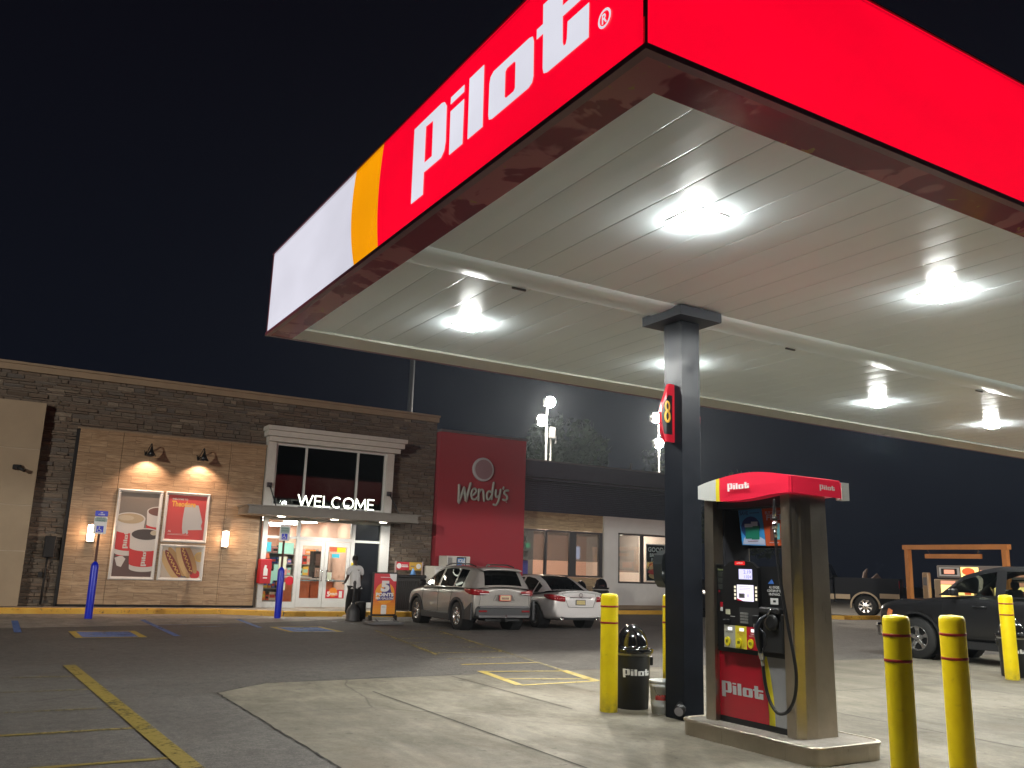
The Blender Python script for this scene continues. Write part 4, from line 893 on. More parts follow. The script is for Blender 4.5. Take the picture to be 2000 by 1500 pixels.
P = thing('fuel_pump', 'tall stainless fuel pump with red and white panels, lit screens and black hose', 'fuel pump', (6.95,6.45,.157))
zb = .157
LF = lambda xx, y0, z0: fr((xx, y0, z0), -Y, Z)       # frame on a face that looks to -X
def col_sec(ya, yb, tp):
    # plan section of an end column, chamfered, tapering to the top
    s = 1 if yb > ya else -1
    return [(6.66,yb),(6.64+.01*tp,yb-s*.12),(6.66+.015*tp,ya+s*.05),(6.73+.02*tp,ya+s*.0),(6.86+.01*tp,ya-s*.015),(7.14-.04*tp,ya-s*.01),(7.215-.05*tp,ya+s*.07),(7.235-.05*tp,yb)]
for i, (ya, yb) in enumerate(((5.83,6.0),(7.04,6.93))):
    mb = MB(); rows = []
    for z_, tp in ((zb,0),(.9,.35),(1.6,.7),(2.4,1.2)):
        s_ = col_sec(ya, yb, tp); rows.append([Vector((p[0],p[1],z_)) for p in (s_ if i == 0 else s_)])
    mb.grid(rows, 0, False, True); mb.f.append(tuple(range(len(rows[0])*3, len(rows[0])*4))); mb.m.append(0); mb.sm.append(False)
    obj('side_column', mb, steel, P)
mb = MB().box(6.735,7.17,6.0,6.93,zb,.20,1); mb.box(6.74,7.16,6.0,6.93,.20,1.70,0)
obj('cabinet', mb, [greyp, blackm], P)
obj('black_trim', MB().box(6.705,6.74,6.0,6.93,.845,.885), black, P); obj('black_trim', MB().box(6.72,6.74,6.0,6.93,.157,.215), black, P)
# lower door
mb = MB(); f = LF(6.72,6.93,.215); H_ = .63
cA = [(.60+.055*math.sin(math.pi*(.1+i/12*.8))+.0*i, H_*i/12) for i in range(13)]; cA = [(.66-.09*((i/12)**2), H_*i/12) for i in range(13)]; cB = [(a+.075+.01*i/12*-1, b) for a, b in cA]
mb.grid([[f[0]+f[2]*p[1] for p in cA],[f[0]+f[1]*p[0]+f[2]*p[1] for p in cA]][::-1],0,False); mb.grid([[f[0]+f[1]*p[0]+f[2]*p[1] for p in cA],[f[0]+f[1]*p[0]+f[2]*p[1] for p in cB]][::-1],1,False); mb.grid([[f[0]+f[1]*p[0]+f[2]*p[1] for p in cB],[f[0]+f[1]*.93+f[2]*p[1] for p in cB]][::-1],2,False)
ld = obj('lower_door', mb, [mat('pump_red', (.42,.008,.022), .14, coat=.4), mat('pump_yellow', (.72,.60,.02), .2), mat('pump_silver', (.42,.42,.43), .2, .4)], P)
mb = MB(); wordmark(mb, LF(6.718,6.93,0), .03,.40,.56,0,0); obj('lettering', mb, mat('silver_letter', (.5,.5,.5), .35), ld)
# console
mb = MB()
mb.box(6.70,6.74,6.0,6.93,.885,1.70,0)
arc = [(6.80,.885),(6.80,1.62),(6.78,1.69),(6.70,1.745),(6.56,1.77),(6.40,1.745),(6.32,1.69),(6.31,1.62),(6.31,.885)]
mb.prism([(6.93-a, z_) for a, z_ in arc][::-1], fr((6.70,6.93,0), -Y, Z), .045, 0)
mb.box(6.695,6.702,6.82,6.93,1.70,1.72,0)
cons = obj('console', mb, black, P)
mb = MB(); f = LF(6.654,6.93,0)
mb.rect(.31,.45,1.715,1.752,f,0,0); obj('brand_badge', mb.text('pilot',f,.34,1.725,.08,.02,.001,1,.02), [emat('badge_red',(.8,.02,.02),.7), whitev], cons)
mb = MB(); mb.rect(.365,.545,1.575,1.675,f,.001,0); mb.text('2.19',f,.43,1.63,.1,.034,.002,1); mb.text('1.024',f,.44,1.585,.09,.03,.002,1); obj('display', mb, [emat('lcd_glow',(.62,.60,1),.95), mat('lcd_ink',(.12,.12,.3),.6)], cons)
mb = MB(); mb.rect(.335,.56,1.36,1.52,f,.001,0)
mb.rect(.37,.5,1.50,1.503,f,.002,1); mb.rect(.37,.52,1.485,1.488,f,.002,1); mb.rect(.37,.52,1.47,1.473,f,.002,1); mb.rect(.36,.44,1.39,1.435,f,.002,2); mb.rect(.48,.49,1.40,1.43,f,.002,1); mb.poly([(.335,1.36),(.42,1.36),(.335,1.385)],f,.002,3)
obj('screen', mb, [emat('screen_glow',(.85,.78,1),.92), MATS['lcd_ink'], greyp, redm], cons)
mb = MB()
for sx in (.30,.585):
    for k in range(4): mb.box(6.648,6.654,6.93-sx-.02,6.93-sx,1.372+k*.037,1.396+k*.037)
obj('softkeys', mb, emat('softkey_glow',(.9,.82,.6),.8), cons)
mb = MB(); mb.prism([(.36,1.13),(.62,1.13),(.62,1.30),(.36,1.30)], LF(6.656,6.93,0), -.03, 0); mb.rect(.36,.62,1.13,1.3,f,.001,0); obj('card_bay', mb, mat('bay_grey', (.035,.035,.036), .4), cons)
mb = MB()
for r_ in range(4):
    for c_ in range(4): mb.box(6.640,6.652,6.93-(.385+c_*.026)-.019,6.93-(.385+c_*.026),1.145+r_*.028,1.166+r_*.028)
obj('keypad', mb, mat('key_metal', (.4,.4,.38), .35, .5), cons)
mb = MB().box(6.63,6.654,6.3+.0,6.38,1.15,1.23,0,.006); mb.box(6.63,6.654,6.70,6.78,1.14,1.17,0,.004); obj('card_reader', mb, black, cons)
mb = MB(); mb.rect(.17,.235,1.22,1.27,f,.001,0); mb.rect(.235-.0,.30,1.2,1.205,f,.001,1)
mb.rect(.58-.03,.62-.01,1.115,1.20,f,.003,1); mb.rect(.58-.03,.62-.01,1.16,1.2,f,.004,2); obj('payment_label', mb, [mat('cream_label',(.5,.5,.35),.5), whitev, redm], cons)
# grade selector
mb = MB(); z0, z1 = .895, 1.115
for k, (a, b) in enumerate(((.145,.30),(.30,.455),(.455,.61))): mb.rect(a,b,z0,z1,f,.002,k)
for k, a in enumerate((.20,.36,.515)):
    mb.rect(a,a+.06,1.065,1.095,f,.004,3)
mb.text('UNLEADED',f,.17,1.04,.1,.014,.004,4); mb.text('UNLEADED\nPLUS',f,.33,1.02,.1,.034,.004,5); mb.text('SUPER\nUNLEADED',f,.485,1.02,.1,.034,.004,6)
obj('grade_panel', mb, [mat('grade_grey',(.42,.42,.36),.4), mat('grade_yellow',(.75,.63,.04),.4), redm, emat('price_glow',(1,1,.95),.9), blackm, MATS['rust_vinyl'], whitev], cons)
for k, (a, s_) in enumerate(((.165,'87'),(.325,'89'),(.48,'93'))):
    mb = MB().prism([(a+.035+.035*math.cos(R(q))*(1 if abs(math.cos(R(q)))>.5 else .8), .955+.045*math.sin(R(q))) for q in range(0,360,15)], LF(6.652,6.93,0), .016, 0); mb.text(s_, LF(6.634,6.93,0), a+.018,.94,.035,.03,0,1,.03)
    obj('grade_button', mb, [mat('button_yellow',(.85,.72,.02),.35), blackm], cons)
# left and right instruction panels
mb = MB(); f2 = LF(6.697,6.93,0)
mb.text('WARNING',f2,.015,1.655,.105,.018,0,0,.01)
for k in range(14):
    if k in (4,9): continue
    mb.rect(.02,.02+.075+.02*((k*7)%3)/2,1.635-k*.0125,1.641-k*.0125,f2,0,3)
mb.disc(.04,1.445,.012,f2,0,2,10); mb.disc(.1,1.445,.012,f2,0,2,10)
mb.rect(.05,.10,1.285,1.335,f2,0,2); mb.rect(.05,.10,1.285-.04,1.285,f2,0,1)
mb.text('ALL GRADES\nCONTAIN UP TO\n10% ETHANOL',f2,.70,1.43,.175,.09,0,1,.015); mb.prism([(.71,1.54),(.76,1.585),(.79,1.54)], LF(6.697,6.93,0), .002, 4)
mb.rect(.735,.835,1.345,1.405,f2,0,1); mb.rect(.77,.805,1.365,1.385,f2,.001,5); mb.text('8',f2,.855,1.665,.02,.026,0,1)
obj('instruction_decal', mb, [mat('warn_green',(.25,.30,.12),.5), whitev, redm, mat('small_print',(.09,.1,.09),.5), mat('decal_blue',(.05,.15,.5),.4), blackm], cons)
# nozzle boot, nozzle, hose
mb = MB(); mb.box(6.62,6.70,6.03,6.29,1.255,1.315,0,.015); mb.box(6.66,6.70,6.02,6.27,.89,1.26,0,.01); mb.lathe([(.085,0),(.08,.03),(.05,.035)], (6.66,6.14,1.18), -X, 24); obj('nozzle_boot', mb, mat('boot_black', (.02,.02,.021), .45), P)
mb = MB(); mb.tube([(6.60,6.17,1.235),(6.57,6.2,1.2),(6.555,6.235,1.13),(6.56,6.245,1.05),(6.58,6.25,.95),(6.6,6.25,.9)], [.016,.022,.034,.032,.024,.022], 12); mb.tube([(6.56,6.22,1.12),(6.55,6.15,1.08),(6.56,6.13,.98),(6.58,6.2,.92)], .008, 6)
nz = obj('nozzle', mb, mat('nozzle_grip', (.015,.017,.025), .3), P)
mb = MB(); mb.tube([(6.6,6.15,1.25),(6.62,6.12,1.3)],.011,8); mb.tube([(6.61,6.25,.885),(6.625,6.255,.84)],.03,12); mb.tube([(6.625,6.255,.84),(6.63,6.25,.77)],[.02,.02],10); obj('swivel', mb, silverm, nz)
hp = smooth([(6.60,6.02,2.34),(6.585,6.01,2.1),(6.575,5.99,1.9),(6.57,5.94,1.55),(6.56,5.87,1.2),(6.55,5.80,.92),(6.545,5.77,.72),(6.545,5.80,.53),(6.56,5.90,.40),(6.58,6.03,.365),(6.6,6.13,.43),(6.615,6.20,.55),(6.625,6.235,.68),(6.63,6.25,.78)], 5)
obj('hose', MB().tube([Vector(p) for p in hp], .016, 10), mat('hose_rubber', (.012,.012,.013), .4), P)
mb = MB(); mb.cyl((6.6,6.02,2.28),(6.592,6.015,2.18),.018); mb.cyl((6.59,6.012,2.14),(6.583,6.005,2.06),.026); mb.cyl((6.592,6.015,2.18),(6.59,6.012,2.14),.024,16,1); mb.cyl((6.583,6.005,2.06),(6.578,5.995,1.98),.016); obj('breakaway', mb, [chrome, black], P)
# valance on top
VY = [(7.09,2.405,2.545),(6.95,2.385,2.575),(6.74,2.365,2.605),(6.5,2.36,2.63),(6.26,2.375,2.635),(6.05,2.40,2.615),(5.9,2.41,2.59),(5.8,2.41,2.57)]
def val_mesh(xf, xb):
    mb = MB()
    fine = smooth([(a,b,c) for a,b,c in VY], 4)
    rows = [[Vector((xf-.05*math.sin(math.pi*min(1,max(0,(7.1-a)/1.3)))*.6,a,b)), Vector((xf-.06*math.sin(math.pi*min(1,max(0,(7.1-a)/1.3)))*.6,a,(b+c)/2)), Vector((xf-.05*math.sin(math.pi*min(1,max(0,(7.1-a)/1.3)))*.6,a,c)), Vector((xb,a,c)), Vector((xb,a,b))] for a, b, c in fine]
    for i in range(len(rows)-1):
        a = fine[i][0]; mi = 2 if a > 6.80 else (1 if a > 6.765 else 0)
        mb.grid([rows[i],rows[i+1]], mi, False, True)
    for r_ in (rows[0], rows[-1]): mb.add(r_, [(0,1,2,3,4)], 2 if r_ is rows[0] else 0)
    return mb
mb = val_mesh(6.60, 7.30)
mb.grid([[Vector((6.58,5.82,z_)) for z_ in (2.41,2.57)],[Vector((6.66,5.78,z_)) for z_ in (2.405,2.565)],[Vector((7.27,5.76,z_)) for z_ in (2.39,2.545)]], 0, True)
mb.box(7.27,7.38,5.755,5.83,2.375,2.55,2)
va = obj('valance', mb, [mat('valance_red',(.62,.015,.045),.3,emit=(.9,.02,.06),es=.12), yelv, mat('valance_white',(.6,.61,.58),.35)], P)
mb = MB(); fv = LF(6.545,7.09,0); wordmark(mb, fv, .50,2.455,.30,.004,0); 
wordmark(mb, fr((6.66,5.752,0),X,Z), .28,2.445,.22,.002,0); obj('lettering', mb, whitev, va)
mb = MB(); mb.box(6.72,7.16,6.0,6.93,2.30,2.40,0); mb.box(7.14,7.17,6.0,6.93,1.9,2.3,0); mb.box(6.80,7.15,6.9,6.935,1.7,2.35,0); mb.box(6.9,7.17,6.0,6.93,1.70,1.71,0); obj('header', mb, mat('header_grey',(.05,.05,.058),.35,.3), P)
t = thing('pump_advert', 'blue and orange folded advert board hung in the opening of the fuel pump', 'advert', (6.78,6.3,1.9))
mb = MB(); f = LF(6.76,6.66,0)
mb.poly([(0,2.28),(.05,1.92),(.37,1.91),(.34,2.285)][::-1] if False else [(.05,1.92),(.37,1.91),(.32,2.285),(0,2.28)], f, 0, 0); mb.poly([(.375,1.91),(.66,1.91),(.66,2.285),(.325,2.285)], f, 0, 1)
mb.poly([(.06,1.93),(.365,1.92),(.36,1.97),(.30,2.0),(.2,2.02),(.08,1.995)], f, .001, 2); mb.poly(ell(.17,2.1,.13,.11), f, .001, 3)
mb.text('SAVE', f, .02,2.225,.12,.04,.002,3,.02); mb.rect(.16,.29,2.24,2.248,f,.002,3); mb.text('BUY 2 GET 1', f, .37,2.225,.22,.03,.002,2,.02); mb.text('FREE', f, .385,2.165,.22,.055,.002,2,.03)
mb.rect(.1,.2,1.985,2.1,f,.003,4); mb.rect(.185,.29,1.975,2.11,f,.004,4); mb.rect(.09,.2,2.1,2.135,f,.005,2); mb.rect(.18,.27,2.11,2.155,f,.006,2); mb.rect(.13,.27,1.955,1.96,f,.003,5); mb.rect(.43,.5,1.96,2.1,f,.002,5); mb.rect(.48,.56,1.97,2.13,f,.003,6); mb.rect(.42,.54,1.94,1.945,f,.002,2)
ad = obj('board', mb, [mat('ad_blue',(.035,.22,.52),.3), mat('ad_orange',(.42,.07,.02),.3), mat('ad_pale',(.38,.42,.55),.3), mat('ad_navy',(.01,.03,.16),.3), mat('ad_green',(.01,.14,.09),.3), mat('ad_brown',(.12,.04,.03),.4), mat('ad_teal',(.1,.3,.33),.3)], t)
# ------------------------------------------------------------------ vehicles (local: x forward, y left, z up)
def lerp_prof(P, x):
    P = sorted(P, key=lambda p: p[0])
    if x <= P[0][0]: return P[0][1:]
    for a, b in zip(P[:-1], P[1:]):
        if a[0] <= x <= b[0]:
            t = (x-a[0])/(b[0]-a[0]+1e-9); return tuple(u+(v-u)*t for u, v in zip(a[1:], b[1:]))
    return P[-1][1:]
def carbody(name, st, mats, parent, arches, W2, arch_r):
    mb = MB(); rings = []
    for (x, zb_, w, zs, wt, zt) in st:
        h = [(0,zb_),(w*.84,zb_),(w*.965,zb_+.09),(w,zb_+(zs-zb_)*.45),(w*.99,zs-.10),(wt+(w-wt)*.35,zs-.015),(wt*.55,zt-.012),(0,zt)]
        rings.append([Vector((x,-a,b)) for a, b in h[::-1]]+[Vector((x,a,b)) for a, b in h[1:-1]])
    mb.grid(rings, 0, True, True)
    n = len(rings[0])
    for ri, fl in ((0,True),(len(rings)-1,False)):
        base = ri*n; L = [base+i for i in range(0,8)]; Rr = [base+0]+[base+n-i for i in range(1,7)]+[base+7]     # L: top..bottom on -y, Rr on +y
        cs = []
        for i in range(8):
            if i == 0 or i == 7: cs.append(L[i])
            else: mb.v.append((mb.v[L[i]]+mb.v[Rr[i]])/2); cs.append(len(mb.v)-1)
        for i in range(7):
            for q in ((L[i],L[i+1],cs[i+1],cs[i]),(cs[i],cs[i+1],Rr[i+1],Rr[i])):
                q = [v for k, v in enumerate(q) if v not in q[:k]]
                if len(q) < 3: continue
                mb.f.append(tuple(q if fl else q[::-1])); mb.m.append(0); mb.sm.append(True)
    o = obj(name, mb, mats, parent, local=True)
    bm = bmesh.new(); bm.from_mesh(o.data); bmesh.ops.recalc_face_normals(bm, faces=bm.faces); bm.to_mesh(o.data); bm.free()
    s = o.modifiers.new('s', 'SUBSURF'); s.levels = s.render_levels = 2
    cut = []
    for ax in arches:
        for sd in (-1, 1):
            c = MB().lathe([(arch_r,0),(arch_r,.45)], (ax[0], sd*(W2-.34), ax[1]), Y*sd, 28, 0, False)
            co_ = obj('cutter', c, mats, None); co_.parent = parent; cut.append(co_)
            b = o.modifiers.new('b', 'BOOLEAN'); b.object = co_; b.operation = 'DIFFERENCE'; b.solver = 'EXACT'
    bpy.context.view_layer.update()
    me = bpy.data.meshes.new_from_object(o.evaluated_get(bpy.context.evaluated_depsgraph_get()))
    o.modifiers.clear(); o.data = me; me.name = name
    for c in cut: bpy.data.objects.remove(c)
    lin = MB()
    for ax in arches:
        for sd in (-1, 1):
            lin.lathe([(arch_r-.012,.0),(arch_r-.012,.30)], (ax[0], sd*(W2-.335), ax[1]), Y*sd, 28, 0, True, False)
            lin.lathe([(.01,0),(arch_r-.012,0)], (ax[0], sd*(W2-.33), ax[1]), Y*sd, 28, 0, False, False)
    obj('wheel_arch_liner', lin, blackm, parent, local=True)
    return o
def cabin(parent, prof, belt, wins, ws, bl, paint, gl, wtop_in=.06):
    # prof: roofline (x,z,half width); belt: (x,z,half width); wins: x spans of side glass; ws, bl: x spans of front and rear glass
    xs = sorted(set([p[0] for p in prof]+[q for w in wins for q in w]+[q for q in ws]+[q for q in bl]))
    x0, x1 = prof[-1][0], prof[0][0]
    xs = [x for x in xs if min(x0,x1)-1e-6 <= x <= max(x0,x1)+1e-6]
    more = []
    for a, b in zip(xs[:-1], xs[1:]):
        k = max(1, int((b-a)/.12)); more += [a+(b-a)*i/k for i in range(k)]
    xs = more+[xs[-1]]
    G, B = MB(), MB()
    def side(x, sd, t):
        z, w = lerp_prof(prof, x); zb_, wb = lerp_prof(belt, x)
        zz = zb_+(z-zb_)*t; bulge = .02*math.sin(math.pi*t)
        return Vector((x, sd*(wb+(w-wb)*t+bulge), zz))
    for a, b in zip(xs[:-1], xs[1:]):
        mid = (a+b)/2; isg = any(w[0] < mid < w[1] for w in wins)
        hmid = lerp_prof(prof, mid)[0]-lerp_prof(belt, mid)[0]
        for sd in (-1, 1):
            tm = max(.3, 1-wtop_in/max(hmid,.05))
            for t0, t1, kind in ((0,.04,0),(.04,tm,1 if isg else 0),(tm,1,0)):
                q = [side(a,sd,t0),side(b,sd,t0),side(b,sd,t1),side(a,sd,t1)]
                (G if kind else B).add(q if sd < 0 else q[::-1], [(0,1,2,3)], 0, True)
        K = 10
        za, wa = lerp_prof(prof, a); zc, wc = lerp_prof(prof, b)
        glass_ = ws[0] < mid < ws[1] or bl[0] < mid < bl[1]
        for i in range(K):
            s0, s1 = -1+2*i/K, -1+2*(i+1)/K
            def tp(x, z, w, s): return Vector((x, w*s, z+.035*(1-s*s)))
            q = [tp(a,za,wa,s0),tp(b,zc,wc,s0),tp(b,zc,wc,s1),tp(a,za,wa,s1)]
            (G if glass_ and 0 < i < K-1 else B).add(q, [(0,1,2,3)], 0, True)
    for mb in (G, B): mb_weld(mb)
    c = obj('cabin_shell', B, paint, parent, local=True); obj('window_glass', G, gl, parent, local=True); return c
def mb_weld(mb):
    key = {}; remap = []; nv = []
    for v in mb.v:
        k = (round(v.x,4),round(v.y,4),round(v.z,4))
        if k not in key: key[k] = len(nv); nv.append(v)
        remap.append(key[k])
    mb.v = nv; F, M_, S = [], [], []
    for f, a, b in zip(mb.f, mb.m, mb.sm):
        q = [remap[i] for i in f]; q = [v for i, v in enumerate(q) if v not in q[:i]]
        if len(q) > 2: F.append(tuple(q)); M_.append(a); S.append(b)
    mb.f, mb.m, mb.sm = F, M_, S
def wheel(parent, x, y, r, w, rr, spokes, rimm, sd, tw=.055):
    mb = MB().lathe([(rr,0),(rr+.01,.005),(r-.03,.0),(r-.008,.02),(r,.05),(r,w-.05),(r-.008,w-.02),(r-.03,w),(rr,w)], (x, y+ (w/2 if sd < 0 else -w/2), r), Y*sd if sd > 0 else -Y, 36, 0, True, False)
    for k in range(36):      # tread blocks
        a = 2*math.pi*k/36; c = Vector((x+math.cos(a)*(r-.002), y, r+math.sin(a)*(r-.002))); t_ = Vector((-math.sin(a),0,math.cos(a))); n_ = Vector((math.cos(a),0,math.sin(a)))
        vs = [c+t_*(i*.022)+Y*(j*w*.42)+n_*h for h in (0,.008) for i, j in ((-1,-1),(1,-1),(1,1),(-1,1))]
        mb.add(vs, [(4,5,6,7),(0,1,5,4),(1,2,6,5),(2,3,7,6),(3,0,4,7)])
    o = obj('wheel', mb, rubber, parent, local=True)
    yf = y+sd*(w/2-.012); A = Y*sd
    mb = MB().lathe([(rr,-.02),(rr+.004,.008),(rr-.02,.008),(rr-.03,-.07)], (x,yf,r), A, 36, 0, True, False); mb.lathe([(.001,-.075),(rr-.02,-.075)], (x,yf,r), A, 30, 1, False, False)
    mb.lathe([(.07,-.03),(.065,.002),(.03,.008),(.001,.008)], (x,yf,r), A, 20, 0, True, False)
    for k in range(spokes):
        a = 2*math.pi*k/spokes+.3; d = Vector((math.cos(a),0,math.sin(a))); t_ = Vector((-math.sin(a),0,math.cos(a))); c = Vector((x,yf,r))
        vs = []
        for q, ww, dp in ((.05,tw*.75,.0),(rr*.6,tw*.6,-.008),(rr-.015,tw,.0)):
            for sx, dd in ((-1,-.03),(-.6,0),(.6,0),(1,-.03)): vs.append(c+d*q+t_*(sx*ww)+A*(dp+dd))
        mb.add(vs, [(0,1,5,4),(1,2,6,5),(2,3,7,6),(4,5,9,8),(5,6,10,9),(6,7,11,10)])
    for k in range(5):
        a = 2*math.pi*k/5; mb.lathe([(.009,0),(.008,.012)], (x+.045*math.cos(a),yf+sd*.004,r+.045*math.sin(a)), A, 8, 1)
    obj('rim', mb, [rimm, mat('brake_dark', (.02,.02,.02), .5, .5)], o, local=True)
    return o
def seats(parent, rows_, w=.5, z=.55, h=.62):
    mb = MB()
    for x in rows_:
        for sy in (-.38,.38):
            mb.box(x-.25,x+.25,sy-w/2,sy+w/2,z-.25,z,0,.05); mb.box(x-.32,x-.2,sy-w/2,sy+w/2,z,z+h,0,.05); mb.box(x-.31,x-.22,sy-.13,sy+.13,z+h,z+h+.17,0,.04)
    mb.box(rows_[0]+.55,rows_[0]+.9,-.7,.7,z,z+.33,0,.08); mb.lathe([(.17,0),(.17,.03)], (rows_[0]+.45,.38,z+.35), Vector((-1,0,.4)), 18)
    obj('seats', mb, mat('seat_fabric', (.03,.03,.032), .8), parent, local=True)
def mirror(parent, x, y, z, sd, m_):
    mb = MB().box(x-.06,x+.06,min(y,y+sd*.22),max(y,y+sd*.22),z,z+.16,0,.035); mb.box(x-.02,x+.04,min(y-sd*.05,y+sd*.02),max(y-sd*.05,y+sd*.02),z+.01,z+.06)
    obj('wing_mirror', mb, m_, parent, local=True)
def handle(parent, x, y, z, sd, m_, s=1):
    mb = MB().tube([(x-.1*s,y,z),(x-.09*s,y+sd*.035,z),(x+.09*s,y+sd*.035,z),(x+.1*s,y,z)], .014*s, 8); obj('door_handle', mb, m_, parent, local=True)
def seam(mb, pts, r=.004): mb.tube([Vector(p) for p in pts], r, 5, 0, None, False)
carglass = m_glass('tinted_glass', (.10,.12,.12), 1); privglass = m_glass('privacy_glass', (.012,.014,.018), 1); clearglass = m_glass('car_glass', (.6,.68,.64), 1)
seamm = mat('panel_gap', (.004,.004,.004), .9); lampred = mat('lamp_red', (.22,.004,.008), .12, coat=.6); lampclear = mat('lamp_clear', (.6,.6,.6), .08, coat=.8); clad = mat('grey_cladding', (.035,.037,.04), .55)
alloy = mat('alloy', (.55,.55,.54), .25, .9); alloyd = mat('alloy_dark', (.12,.12,.13), .3, .8)

# --- silver SUV
t = thing('parked_suv', 'silver grey SUV with dark lower cladding and a tow hitch, parked beside the points board', 'car', (11.93,22.27,0), R(88))
paint = mat('silver_paint', (.34,.325,.305), .3, .35, coat=.9)
st = [(-2.25,.42,.78,1.02,.72,1.09),(-2.19,.36,.87,1.06,.80,1.12),(-1.95,.30,.92,1.08,.86,1.13),(-1.3,.26,.93,1.08,.87,1.12),(-.4,.24,.925,1.06,.87,1.1),(.6,.24,.925,1.04,.87,1.08),(1.05,.24,.925,1.03,.86,1.09),(1.55,.25,.92,1.0,.83,1.06),(2.0,.28,.89,.94,.77,1.0),(2.2,.32,.80,.84,.66,.92),(2.27,.4,.66,.72,.5,.78)]
b = carbody('body', st, paint, t, ((1.37,.36),(-1.32,.36)), .925, .42)
prof = [(1.08,1.09,.80),(.75,1.30,.73),(.35,1.52,.67),(.1,1.595,.64),(-.3,1.635,.63),(-1.0,1.63,.62),(-1.6,1.595,.61),(-1.93,1.55,.60),(-2.02,1.45,.62),(-2.13,1.28,.66),(-2.21,1.10,.70)]
belt = [(1.08,1.06,.86),(-.5,1.07,.885),(-1.7,1.09,.88),(-2.05,1.09,.84),(-2.21,1.08,.76)]
cb = cabin(t, prof, belt, ((.0,.82),(-.98,-.12),(-1.52,-1.06)), (.12,1.02), (-2.19,-1.96), paint, privglass)
mb = MB()
for sd in (-1,1): mb.tube([(.1,sd*.60,1.63),(-.2,sd*.59,1.70),(-1.3,sd*.58,1.70),(-1.7,sd*.57,1.64)], .018, 8)
obj('roof_rail', mb, black, t, local=True)
mb = MB(); mb.grid([[Vector((-1.88,y_,1.60+.035*(1-(y_/.6)**2))),Vector((-2.12,y_*.97,1.56+.035*(1-(y_/.6)**2))),Vector((-2.10,y_*.97,1.525+.03*(1-(y_/.6)**2))),Vector((-1.9,y_,1.54))] for y_ in [-.6+.12*i for i in range(11)]], 0, True); obj('spoiler', mb, paint, t, local=True)
mb = MB()
def arch_cl(mb, ax, az, r0, r1, sd, yb, a0=-8, a1=188, n=20, mi=0):
    rows = []
    for i in range(n+1):
        a = R(a0+(a1-a0)*i/n); c, s_ = math.cos(a), math.sin(a)
        rows.append([Vector((ax+c*r0,sd*(yb-.04),az+s_*r0)),Vector((ax+c*r0,sd*(yb+.014),az+s_*r0)),Vector((ax+c*r1,sd*(yb+.014),az+s_*r1)),Vector((ax+c*r1,sd*(yb-.04),az+s_*r1))])
    mb.grid(rows if sd > 0 else rows[::-1], mi, False)
for sd in (-1,1):
    arch_cl(mb, 1.37,.36,.405,.475,sd,.925); arch_cl(mb,-1.32,.36,.405,.475,sd,.925)
    mb.box(-.9,.95,sd*.9-.04,sd*.9+.04,.22,.40,0,.015)
mb.box(-2.30,-1.9,-.8,.8,.36,.64,0,.05); mb.prism([(-2.27,.30),(-1.78,.30),(-1.78,.52),(-2.27,.80)], fr((0,-.86,0),X,Z), .05); mb.prism([(-2.2,.30),(-1.76,.30),(-1.76,.5),(-2.2,.74)], fr((0,-.93,0),X,Z), -.12 if False else .03); mb.prism([(-2.2,.30),(-1.76,.30),(-1.76,.5),(-2.2,.74)], fr((0,.93,0),X,Z), .03)
obj('cladding', mb, clad, t, local=True)
mb = MB().box(-2.325,-2.29,-.72,.72,.60,.66,0,.01); mb.box(-2.31,-2.28,-.74,.74,.36,.42,0,.01); obj('bumper_trim', mb, greyp, t, local=True)
for sd in (-1,1):
    mb = MB(); mb.box(-2.315,-2.28,sd*.63-.12,sd*.63+.12,.50,.545,0,.008); obj('reflector', mb, lampred, t, local=True)
    mb = MB(); y0, y1 = sd*.50, sd*.90
    pts = [(-2.265,.46,.95,1.02),(-2.265,.62,.93,1.045),(-2.24,.76,.92,1.06),(-2.19,.86,.92,1.07),(-2.08,.905,.93,1.07),(-1.9,.93,.98,1.07),(-1.78,.932,1.03,1.06)]
    mb.grid([[Vector((p[0]-.03*(1 if p[0] < -2.1 else 0),sd*p[1]*1.012,p[2])),Vector((p[0]-.045*(1 if p[0] < -2.1 else 0),sd*p[1]*1.02,(p[2]+p[3])/2)),Vector((p[0]-.03*(1 if p[0] < -2.1 else 0),sd*p[1]*1.012,p[3]))] for p in pts], 0, True)
    mb.box(-2.325,-2.3,min(sd*.48,sd*.74),max(sd*.48,sd*.74),.945,.97,1,.004)
    obj('tail_lamp', mb, [lampred, lampclear], t, local=True)
    handle(t, -.05, sd*.93, .93, sd, paint); handle(t, -.98, sd*.935, .95, sd, paint); mirror(t, .78, sd*.90, 1.07, sd, black)
    for ax in (1.37,-1.32): wheel(t, ax, sd*.80, .355, .225, .225, 6, alloy, sd, .06)
mb = MB()
for sd in (-1,1):
    seam(mb, [(-.12,sd*.905,1.04),(-.14,sd*.932,.8),(-.14,sd*.93,.42)]); seam(mb, [(-1.02,sd*.91,1.04),(-.98,sd*.938,.8),(-.85,sd*.93,.42)]); seam(mb, [(.92,sd*.9,1.0),(.93,sd*.932,.8),(.92,sd*.93,.42)])
    seam(mb, [(-2.29,sd*.70,.92),(-2.285,sd*.74,.66)])
obj('panel_gap', mb, seamm, t, local=True)
mb = MB(); mb.box(-2.33,-2.30,-.17,.17,.78,.93,0,.006); F_ = fr((-2.332,.0,0),-Y,Z); mb.rect(-.15,.15,.80,.92,F_,0,1); 
for k in range(6): mb.rect(-.11+k*.038,-.085+k*.038,.82,.875,F_,.001,2)
obj('number_plate', mb, [redm, mat('plate_cream',(.55,.48,.30),.5), mat('plate_ink',(.15,.04,.04),.6)], t, local=True)
